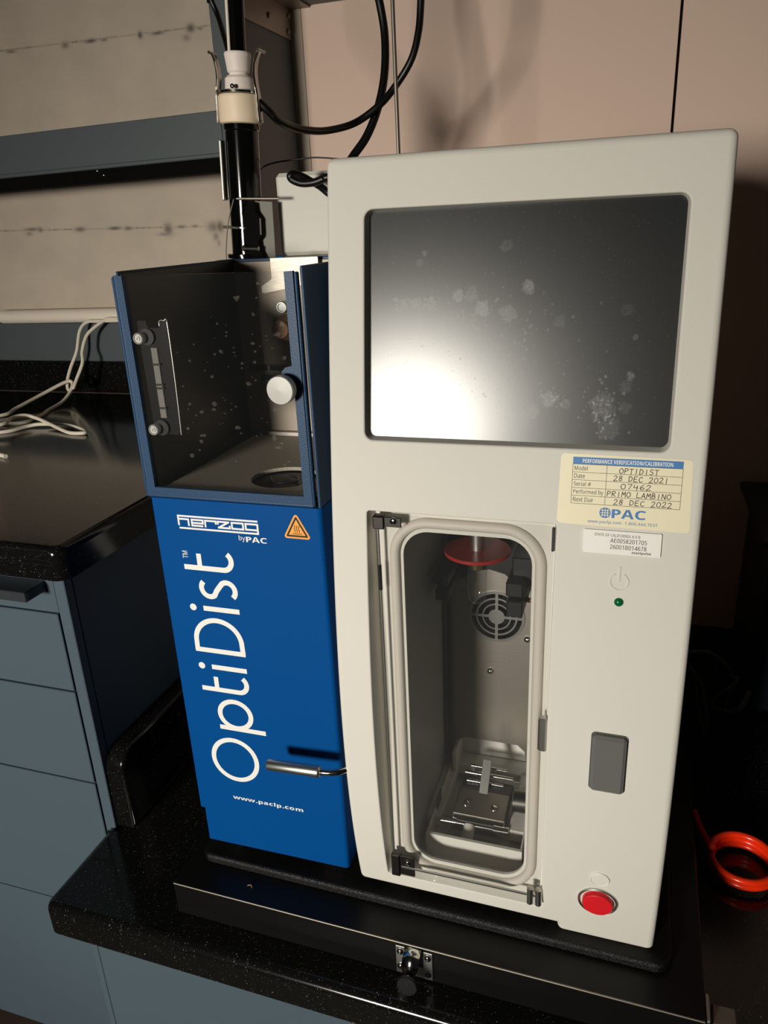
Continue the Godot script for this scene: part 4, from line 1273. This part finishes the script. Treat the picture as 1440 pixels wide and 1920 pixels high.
func build_benches() -> void:
	var zc := -0.046
	var xr := -0.3267
	# tall cabinet on the left
	var tc := thing("drawer_cabinet", "tall blue grey drawer cabinet left of the instrument, with a dark pull", "cabinet")
	var st := new_st()
	rbox(st, Vector3(-1.45, -0.478, -0.70), Vector3(xr, 0.2715, zc - 0.012), 0.001)
	obj("carcass", fin(st), M.cabinet_grey, tc)
	box_obj("toe_kick", Vector3(-1.44, -0.60, -0.68), Vector3(xr - 0.01, -0.478, zc - 0.07), M.black_plastic, tc, 0.001)
	var ys := [0.2210, 0.1235, -0.0015, -0.2075, -0.476]
	box_obj("stile", Vector3(-0.3408, -0.478, zc - 0.012), Vector3(xr, 0.2715, zc), M.cabinet_grey, tc, 0.0008)
	var d0 := box_obj("drawer", Vector3(-0.86, ys[0] + 0.0012, zc - 0.012), Vector3(-0.3407, 0.2715, zc), M.cabinet_grey, tc, 0.0003)
	for k in 4:
		var d := box_obj("drawer", Vector3(-0.86, ys[k + 1] + 0.0012, zc - 0.012), Vector3(-0.3436, ys[k] - 0.0012, zc), M.cabinet_grey, tc, 0.0008)
	st = new_st()
	rbox(st, Vector3(-0.80, 0.2480, zc), Vector3(-0.3500, 0.2592, zc + 0.030), 0.0008)
	obj("drawer_pull", fin(st), M.pull_grey, d0)
	box_obj("end_stile", Vector3(-1.45, -0.478, zc - 0.012), Vector3(-0.863, 0.2715, zc), M.cabinet_grey, tc, 0.0008)
	# its worktop
	st = new_st()
	slab(st, rounded([Vector2(-1.5, 0.712), Vector2(-1.5, 0.024), Vector2(-0.3035, 0.024), Vector2(-0.3035, 0.712)], [0.004, 0.004, 0.014, 0.004], 6), 0.2722, 0.3076, 0.008)
	tag(obj("upper_worktop", fin(st), M.epoxy_top), "speckled black worktop on the tall cabinet, carrying the white cords", "worktop")
	st = new_st()
	rbox(st, Vector3(-1.5, 0.3078, -0.719), Vector3(-0.3035, 0.3690, -0.710), 0.002)
	tag(obj("backsplash", fin(st), M.epoxy_top), "low black backsplash along the wall behind the upper worktop", "backsplash")
	# low bench
	var lc := thing("low_cabinet", "blue grey cabinet front beneath the low black worktop", "cabinet")
	var zl := 0.022
	box_obj("carcass", Vector3(-0.3240, -0.46, -0.70), Vector3(1.55, YC - 0.0365, zl - 0.012), M.cabinet_grey, lc, 0.001, Transform3D())
	box_obj("toe_kick", Vector3(-0.32, -0.60, -0.68), Vector3(1.5, -0.46, zl - 0.08), M.black_plastic, lc, 0.001)
	box_obj("stile", Vector3(-0.3320, -0.46, zc + 0.004), Vector3(-0.3240, YC - 0.0365, zl), M.cabinet_grey, lc, 0.0006)
	box_obj("door", Vector3(-0.3236, -0.455, zl - 0.012), Vector3(0.25, YC - 0.0375, zl), M.cabinet_grey, lc, 0.0008)
	box_obj("door", Vector3(0.2526, -0.455, zl - 0.012), Vector3(0.85, YC - 0.0375, zl), M.cabinet_grey, lc, 0.0008)
	st = new_st()
	slab(st, rounded([Vector2(-0.3262, 0.712), Vector2(-0.3262, 0.0455), Vector2(-0.3345, 0.0455), Vector2(-0.3345, -0.0700), Vector2(1.6, -0.0880), Vector2(1.6, 0.712)], [0.001, 0.0004, 0.0004, 0.014, 0.004, 0.004], 6), YC - 0.036, YC, 0.009)
	tag(obj("low_worktop", fin(st), M.epoxy_top), "speckled black low worktop under the instrument and its base box", "worktop")
	# side splash against the tall cabinet
	st = new_st()
	var side := Transform3D(Basis(Vector3(0, 0, 1), Vector3(0, 1, 0), Vector3(-1, 0, 0)), Vector3(-0.3035, 0, 0))
	var sp := rounded([Vector2(-0.70, YC + 0.0003), Vector2(-0.0500, YC + 0.0003), Vector2(-0.0500, 0.0430), Vector2(-0.70, 0.0430)], [0.0005, 0.0005, 0.026, 0.0005], 8)
	# plate in (z, y), thickness along x
	var rings := []
	for k in range(5):
		var a := PI / 2 * k / 4.0
		var ring := []
		for p in shifted(sp, -0.004 + 0.004 * sin(a)):
			ring.append(Vector3(-0.3035 - 0.004 * (1.0 - cos(a)), p.y, p.x))
		rings.append(ring)
	var last := []
	for p in sp:
		last.append(Vector3(-0.3264, p.y, p.x))
	rings.append(last)
	loft(st, rings)
	cap(st, rings[0], true)
	tag(obj("side_splash", fin(st), M.epoxy_top), "black upright splash panel with a rounded corner against the cabinet side", "splash panel")

func build_shelf() -> void:
	var sf := thing("shelf_frame", "blue grey wall shelf with an upright behind the probe tube", "shelf")
	var zs := -0.547
	var xu := -0.319
	var st := new_st()
	rbox(st, Vector3(xu - 0.042, 0.37, ZW), Vector3(xu, 1.05, zs), 0.0015)
	obj("upright", fin(st), M.shelf_grey, sf)
	st = new_st()
	var tip := Transform3D(Basis(Vector3.BACK, 0.013), Vector3(-0.56, 0.7495, 0))
	rbox(st, Vector3(-0.75, -0.056, zs - 0.002), Vector3(0.199, 0.0, zs), 0.0008, tip)
	rbox(st, Vector3(-0.75, -0.060, zs - 0.002), Vector3(0.199, -0.054, zs + 0.003), 0.0012, tip)
	obj("front_rail", fin(st), M.shelf_grey, sf)
	st = new_st()
	rbox(st, Vector3(-0.75, -0.050, ZW), Vector3(0.199, -0.028, zs - 0.002), 0.0005, tip)
	obj("shelf_board", fin(st), M.shelf_grey, sf)
	var bk := new_st()
	rbox(bk, Vector3(-0.75, -0.0785, zs - 0.030), Vector3(0.199, -0.050, zs - 0.0025), 0.0005, tip)
	obj("under_rail", fin(bk), M.black_matte, sf)
	for q in [[-0.0095, -0.0600], [0.0010, -0.0665]]:
		lathe_obj("rail_screw", [[0.0028, 0.0], [0.0026, 0.0014], [0.0014, 0.0024], [0.0004, 0.0026]], tip * zf_axis(Vector3(-0.012 + q[0], q[1] - 0.002, zs - 0.0025)), M.chrome, sf, 16, false)
	# bracket and the shelf it carries on the right of the upright
	st = new_st()
	rbox(st, Vector3(xu, 0.862, ZW + 0.003), Vector3(xu + 0.0025, 0.905, zs - 0.02), 0.0004)
	rbox(st, Vector3(xu, 0.9025, ZW + 0.003), Vector3(xu + 0.035, 0.905, zs - 0.02), 0.0004)
	obj("angle_bracket", fin(st), M.galvanised, sf)
	for q in [[0.880, -0.64], [0.893, -0.71], [0.872, -0.705]]:
		lathe_obj("bracket_screw", [[0.0042, 0.0], [0.0042, 0.0012], [0.0028, 0.0026], [0.0005, 0.003]], x_axis(Vector3(xu + 0.0025, q[0], q[1])), M.galvanised, sf, 16)
	st = new_st()
	rbox(st, Vector3(xu + 0.001, 0.9055, ZW), Vector3(1.2, 0.925, -0.60), 0.001)
	tag(obj("upper_shelf", fin(st), M.shelf_grey), "dark edge of the upper shelf at the top beside the bracket", "shelf")
	# raceway with the loose white strip on it
	st = new_st()
	rbox(st, Vector3(-1.6, 0.3695, ZW), Vector3(xu - 0.044, 0.4435, -0.7085), 0.002)
	tag(obj("service_rail", fin(st), M.shelf_grey), "blue grey service rail on the wall above the black backsplash", "rail")
	st = new_st()
	tube(st, smooth_pts([Vector3(-0.972, 0.4555, -0.7065), Vector3(-0.80, 0.4566, -0.7065), Vector3(-0.60, 0.4575, -0.7065)], 6), 0.0130, 18)
	tag(obj("white_strip", fin(st), M.raceway), "white round bar lying on the grey service rail left of the instrument", "bar")

func build_base_box() -> void:
	var b := thing("base_box", "shallow glossy black box with a front latch beneath the instrument", "box")
	var st := new_st()
	var turn := Transform3D(Basis(Vector3.UP, -0.0105), Vector3(-0.1885, 0, 0.0380))
	rbox(st, Vector3(0.0, YC + 0.0006, -0.50), Vector3(0.4985, -0.0215, 0.0), 0.0012, turn)
	obj("box_body", fin(st), M.black_gloss, b)
	st = new_st()
	tube(st, [turn * Vector3(0.001, -0.0222, -0.0006), turn * Vector3(0.4975, -0.0222, -0.0006)], 0.0009, 8)
	obj("edge_trim", fin(st), M.galvanised, b)
	var lx := turn * Transform3D(Basis(), Vector3(0.2535, -0.0405, 0.0))
	st = new_st()
	rbox(st, Vector3(-0.0175, -0.017, 0.0), Vector3(-0.0085, 0.016, 0.0016), 0.0005, lx)
	rbox(st, Vector3(0.0085, -0.017, 0.0), Vector3(0.0175, 0.016, 0.0016), 0.0005, lx)
	rbox(st, Vector3(-0.0175, -0.017, 0.0), Vector3(0.0175, -0.004, 0.0012), 0.0005, lx)
	obj("latch_plate", fin(st), M.satin_steel, b)
	for q in [[-0.013, 0.010], [0.013, 0.010], [-0.013, -0.008], [0.013, -0.010]]:
		lathe_obj("latch_screw", [[0.0032, 0.0], [0.0030, 0.0010], [0.0016, 0.0018], [0.0004, 0.0019]], lx * zf_axis(Vector3(q[0], q[1], 0.0016)), M.chrome, b, 18, false)
	st = new_st()
	var p := [Vector3(0, 0.0175, 0.001), Vector3(0, 0.0178, 0.007), Vector3(0, 0.0155, 0.0125), Vector3(0, 0.009, 0.0165), Vector3(0, 0.003, 0.0185), Vector3(0, -0.001, 0.0195)]
	var rings := []
	for q in smooth_pts(p, 5):
		var w := 0.0075 if q.y > 0.010 else lerpf(0.0075, 0.0050, clampf((0.010 - q.y) / 0.008, 0, 1))
		rings.append([lx * (q + Vector3(-w, 0, 0)), lx * (q + Vector3(w, 0, 0)), lx * (q + Vector3(w, -0.0008, -0.0012)), lx * (q + Vector3(-w, -0.0008, -0.0012))])
	loft(st, rings)
	obj("latch_lever", fin(st), M.chrome, b)
	lathe_obj("latch_knob", [[0.0045, 0.0], [0.0050, 0.002], [0.0088, 0.0030], [0.0095, 0.0042], [0.0095, 0.0058], [0.0088, 0.0068], [0.0002, 0.0070]], lx * Transform3D(Basis(Vector3.RIGHT, PI / 2 - 0.15), Vector3(0.0, -0.002, 0.0185)), M.black_plastic, b, 28)
	# fastening on the right end
	var ex := turn * Transform3D(Basis(), Vector3(0.4985, -0.041, -0.02))
	box_obj("end_plate", Vector3(0.0, -0.018, -0.010), Vector3(0.0040, 0.0160, 0.016), M.satin_steel, b, 0.001, ex)
	box_obj("end_tab", Vector3(0.0070, -0.0060, -0.012), Vector3(0.0260, 0.0040, 0.008), M.galvanised, b, 0.0012, ex)

func build_loose() -> void:
	var R := "black cables hanging behind the instrument"
	tag(cord("hanging_cable", [Vector3(-0.092, 0.905, -0.45), Vector3(-0.092, 0.842, -0.450), Vector3(-0.089, 0.832, -0.450), Vector3(-0.084, 0.801, -0.450), Vector3(-0.081, 0.769, -0.440), Vector3(-0.082, 0.741, -0.430), Vector3(-0.088, 0.713, -0.420), Vector3(-0.098, 0.688, -0.410), Vector3(-0.110, 0.670, -0.400), Vector3(-0.120, 0.656, -0.390), Vector3(-0.138, 0.6475, -0.380)], 0.0048, M.black_rubber), "thick black cable dropping straight from the top to the white box", "cable", R)
	tag(cord("looping_cable", [Vector3(-0.022, 0.905, -0.40), Vector3(-0.025, 0.823, -0.400), Vector3(-0.026, 0.814, -0.400), Vector3(-0.032, 0.788, -0.410), Vector3(-0.044, 0.763, -0.420), Vector3(-0.064, 0.739, -0.422), Vector3(-0.082, 0.719, -0.412), Vector3(-0.108, 0.702, -0.400), Vector3(-0.126, 0.692, -0.360), Vector3(-0.134, 0.689, -0.320), Vector3(-0.139, 0.690, -0.290), Vector3(-0.140, 0.693, -0.260), Vector3(-0.142, 0.699, -0.246), Vector3(-0.150, 0.708, -0.240)], 0.0040, M.black_rubber), "black cable sweeping in a wide curve to the cream collar", "cable", R)
	tag(cord("side_cable", [Vector3(-0.252, 0.905, -0.350), Vector3(-0.252, 0.833, -0.350), Vector3(-0.250, 0.829, -0.350), Vector3(-0.243, 0.812, -0.350), Vector3(-0.228, 0.789, -0.330), Vector3(-0.214, 0.769, -0.310), Vector3(-0.197, 0.747, -0.285), Vector3(-0.188, 0.730, -0.280), Vector3(-0.182, 0.70, -0.278), Vector3(-0.182, 0.60, -0.276), Vector3(-0.182, 0.566, -0.274)], 0.0030, M.black_rubber), "thin black cable slanting down left of the probe tube", "cable", R)
	tag(cord("cable_loop", [Vector3(-0.0035, 0.642, -0.212), Vector3(-0.064, 0.634, -0.200), Vector3(-0.070, 0.633, -0.200), Vector3(-0.077, 0.631, -0.200), Vector3(-0.083, 0.630, -0.200), Vector3(-0.092, 0.630, -0.200), Vector3(-0.099, 0.632, -0.200), Vector3(-0.104, 0.635, -0.200), Vector3(-0.104, 0.638, -0.200), Vector3(-0.101, 0.639, -0.205), Vector3(-0.096, 0.636, -0.212), Vector3(-0.090, 0.632, -0.216), Vector3(-0.083, 0.628, -0.218), Vector3(-0.074, 0.622, -0.214), Vector3(-0.067, 0.616, -0.214), Vector3(-0.045, 0.590, -0.214), Vector3(-0.030, 0.5665, -0.215)], 0.0036, M.black_rubber, null, 5), "black cable bent into a tight loop before the white box", "cable", R)
	tag(cord("thin_wire", [Vector3(-0.190, 0.646, -0.302), Vector3(-0.184, 0.653, -0.300), Vector3(-0.169, 0.658, -0.300), Vector3(-0.136, 0.660, -0.300), Vector3(-0.106, 0.659, -0.300), Vector3(-0.02, 0.6462, -0.300)], 0.0008, M.black_rubber), "hair thin dark wire arching above the white box", "wire")
	tag(cord("fine_lead", [Vector3(-0.169, 0.620, -0.2035), Vector3(-0.177, 0.601, -0.2035), Vector3(-0.182, 0.581, -0.2035), Vector3(-0.1845, 0.56, -0.2035), Vector3(-0.185, 0.50, -0.2035), Vector3(-0.185, -0.01, -0.2035)], 0.0006, M.grey_cable), "fine grey lead hanging at the left side of the black tube", "wire")
	lathe_rod()
	# white cord: two hanging strands, three lying ones
	var G := "white cords on the upper worktop"
	tag(cord("white_rope", [Vector3(-0.62, 0.452, -0.688), Vector3(-0.698, 0.452, -0.690), Vector3(-0.719, 0.451, -0.690), Vector3(-0.740, 0.438, -0.680), Vector3(-0.754, 0.423, -0.670), Vector3(-0.761, 0.397, -0.660), Vector3(-0.757, 0.377, -0.650), Vector3(-0.768, 0.349, -0.640), Vector3(-0.771, 0.334, -0.630), Vector3(-0.779, 0.338, -0.640), Vector3(-0.780, 0.326, -0.630), Vector3(-0.776, 0.314, -0.600), Vector3(-0.768, 0.3100, -0.555), Vector3(-0.752, 0.3100, -0.520), Vector3(-0.742, 0.3100, -0.470), Vector3(-0.776, 0.3100, -0.450), Vector3(-0.86, 0.3100, -0.44)], 0.0032, M.rope), "white cord hanging over the rail, right strand of the hooked pair", "cord", G)
	tag(cord("white_rope", [Vector3(-0.64, 0.449, -0.692), Vector3(-0.738, 0.448, -0.690), Vector3(-0.764, 0.446, -0.690), Vector3(-0.775, 0.431, -0.680), Vector3(-0.782, 0.395, -0.670), Vector3(-0.794, 0.366, -0.660), Vector3(-0.799, 0.342, -0.650), Vector3(-0.796, 0.327, -0.645), Vector3(-0.785, 0.330, -0.642), Vector3(-0.786, 0.342, -0.646), Vector3(-0.797, 0.342, -0.640), Vector3(-0.819, 0.327, -0.600), Vector3(-0.825, 0.315, -0.540), Vector3(-0.824, 0.3110, -0.500), Vector3(-0.90, 0.3105, -0.44)], 0.0032, M.rope), "white cord hanging over the rail, left strand running off to the left", "cord", G)
	tag(cord("white_rope", [Vector3(-0.80, 0.3105, -0.36), Vector3(-0.727, 0.323, -0.400), Vector3(-0.741, 0.324, -0.440), Vector3(-0.732, 0.324, -0.460), Vector3(-0.706, 0.319, -0.460), Vector3(-0.660, 0.314, -0.440), Vector3(-0.619, 0.3108, -0.420), Vector3(-0.599, 0.3105, -0.415), Vector3(-0.583, 0.3112, -0.420), Vector3(-0.610, 0.3115, -0.440), Vector3(-0.648, 0.3115, -0.455), Vector3(-0.692, 0.3130, -0.450), Vector3(-0.711, 0.3115, -0.440), Vector3(-0.722, 0.3105, -0.410), Vector3(-0.75, 0.3105, -0.395), Vector3(-0.82, 0.3105, -0.39)], 0.0030, M.rope), "white cord lying on the black worktop in a pointed loop", "cord", G)
	tag(cord("white_rope", [Vector3(-0.70, 0.3106, -0.30), Vector3(-0.655, 0.3108, -0.290), Vector3(-0.626, 0.3106, -0.290), Vector3(-0.611, 0.3106, -0.285)], 0.0032, M.rope), "short loose end of white cord at the left edge of the photo", "cord", G)
	# right of the instrument
	var st := new_st()
	var pts := [Vector3(0.318, -0.050, -0.235), Vector3(0.3205, -0.049, -0.218), Vector3(0.3245, -0.046, -0.198), Vector3(0.328, -0.043, -0.184)]
	var turns := 2.6
	for k in range(53):
		var a := PI + TAU * turns * k / 52.0
		pts.append(Vector3(0.362 + 0.031 * cos(a), -0.0405 - 0.0165 * k / 52.0, -0.170 - 0.031 * sin(a) * -1.0))
	tube(st, smooth_pts(pts, 3), 0.0036, 12)
	tag(obj("coiled_hose", fin(st), M.orange_hose), "bright orange coiled hose on the low worktop right of the instrument", "hose")
	var K := "grey leads right of the instrument"
	tag(cord("grey_lead", [Vector3(0.372, 0.026, -0.41), Vector3(0.366, 0.018, -0.400), Vector3(0.357, 0.009, -0.400), Vector3(0.345, -0.007, -0.400), Vector3(0.346, -0.015, -0.400), Vector3(0.356, -0.020, -0.400), Vector3(0.368, -0.020, -0.400), Vector3(0.380, -0.011, -0.400), Vector3(0.392, -0.006, -0.43)], 0.0030, M.grey_cable), "grey lead bent into a hook shape before the dark bin", "cable", K)
	tag(cord("grey_lead", [Vector3(0.273, 0.070, -0.42), Vector3(0.300, 0.052, -0.40), Vector3(0.318, 0.032, -0.400), Vector3(0.330, 0.012, -0.400), Vector3(0.337, -0.016, -0.400), Vector3(0.341, -0.041, -0.400), Vector3(0.341, -0.0575, -0.395), Vector3(0.336, -0.050, -0.408), Vector3(0.330, -0.03, -0.42), Vector3(0.315, 0.02, -0.43), Vector3(0.272, 0.04, -0.44)], 0.0028, M.grey_cable), "grey lead drooping down to the worktop beside the instrument", "cable", K)
	tag(cord("grey_lead", [Vector3(0.270, 0.055, -0.41), Vector3(0.300, 0.060, -0.40), Vector3(0.321, 0.062, -0.400), Vector3(0.334, 0.063, -0.400), Vector3(0.352, 0.052, -0.400), Vector3(0.365, 0.028, -0.405), Vector3(0.372, 0.0, -0.43), Vector3(0.37, -0.058, -0.45)], 0.0028, M.grey_cable), "grey lead arching over from the instrument's right side", "cable", K)
	var bn := thing("dark_bin", "dark blue black bin in the shade at the right edge", "bin")
	st = new_st()
	rbox(st, Vector3(0.400, YC, -0.69), Vector3(0.70, 0.192, -0.46), 0.012)
	obj("bin_body", fin(st), M.dark_bin, bn)
	box_obj("bin_rim", Vector3(0.385, 0.190, -0.70), Vector3(0.715, 0.199, -0.45), M.dark_bin, bn, 0.003)
	# the crumb on the box lid
	st = new_st()
	tube(st, smooth_pts([Vector3(-0.1130, -0.0204, 0.0215), Vector3(-0.1105, -0.0196, 0.0205), Vector3(-0.1085, -0.0203, 0.0210), Vector3(-0.1078, -0.0206, 0.0222)], 4), 0.0005, 6)
	tag(obj("paper_scrap", fin(st), M.tan_ceramic), "tiny tan scrap lying on the black box lid", "scrap")

func lathe_rod() -> void:
	var st := new_st()
	tube(st, [Vector3(-0.0437, 0.905, -0.35), Vector3(-0.0415, 0.6435, -0.35)], 0.0022, 10)
	tag(obj("vertical_rod", fin(st), M.galvanised), "thin straight metal rod standing between the hanging cables", "rod")

func build_lamp() -> void:
	var aim := Vector3(-0.26, 0.06, 0.0)
	var lp := thing("work_lamp", "round work lamp on a stand, mirrored as the glare in the screen", "lamp")
	var fwd := (aim - LAMP).normalized()
	var side := fwd.cross(Vector3.UP).normalized()
	var head := Transform3D(Basis(side, fwd, side.cross(fwd)), LAMP)
	lathe_obj("lamp_head", [[0.02, -0.20], [0.12, -0.18], [0.20, -0.11], [0.230, -0.014], [0.236, -0.006], [0.236, -0.001], [0.226, -0.001], [0.222, -0.010], [0.002, -0.011]], head, M.black_plastic, lp, 40)
	lathe_obj("lamp_glass", [[0.220, -0.0095], [0.220, -0.0075], [0.002, -0.0065]], head, M.lamp_glass, lp, 40)
	var foot := Vector3(LAMP.x - fwd.x * 0.12, -0.6, LAMP.z - fwd.z * 0.12)
	lathe_obj("pole", [[0.012, 0.06], [0.012, 1.04], [0.010, 1.05]], Transform3D(Basis(), foot), M.galvanised, lp, 16)
	for k in 3:
		var st := new_st()
		var a := TAU * k / 3.0 + 0.4
		tube(st, [foot + Vector3(0, 0.16, 0), foot + Vector3(cos(a) * 0.3, 0.008, sin(a) * 0.3)], 0.008, 10)
		obj("leg", fin(st), M.black_plastic, lp)

func _ready() -> void:
	# ---- camera, surroundings, lamp light
	var cam := Camera3D.new()
	cam.name = "camera"
	cam.keep_aspect = Camera3D.KEEP_HEIGHT
	cam.fov = 68.215
	cam.position = Vector3(0.2183, 0.5873, 0.5187)
	cam.rotation = Vector3(-0.3591, 0.3282, -0.0463)
	cam.near = 0.01
	cam.far = 30.0
	add_child(cam)
	cam.current = true
	var env := Environment.new()
	env.background_mode = Environment.BG_COLOR
	env.background_color = Color(0.01, 0.01, 0.01)
	env.tonemap_mode = Environment.TONE_MAPPER_LINEAR
	env.tonemap_exposure = 1.0
	env.sdfgi_enabled = true
	env.ssao_enabled = true
	env.ssil_enabled = true
	var we := WorldEnvironment.new()
	we.name = "surroundings"
	we.environment = env
	add_child(we)
	var sun := SpotLight3D.new()
	sun.name = "work_lamp_light"
	sun.light_color = Color(1.0, 0.975, 0.925)
	sun.light_energy = 7.7
	sun.light_size = 0.22
	sun.spot_range = 12.0
	sun.spot_angle = 33.0
	sun.spot_angle_attenuation = 1.0
	sun.spot_attenuation = 2.0
	sun.shadow_enabled = true
	add_child(sun)
	var aim := Vector3(-0.26, 0.06, 0.0)
	sun.look_at_from_position(LAMP + (aim - LAMP).normalized() * 0.02, aim)
	make_materials()
	build_room()
	build_benches()
	build_shelf()
	build_base_box()
	var an := thing("distillation_analyzer", "white and blue bench laboratory instrument with a dark touch screen on the black box", "instrument")
	build_shell(an)
	build_tower(an)
	build_chamber(an)
	build_chamber_door(an)
	build_rear(an)
	build_stickers(an)
	build_probe()
	build_loose()
	build_lamp()
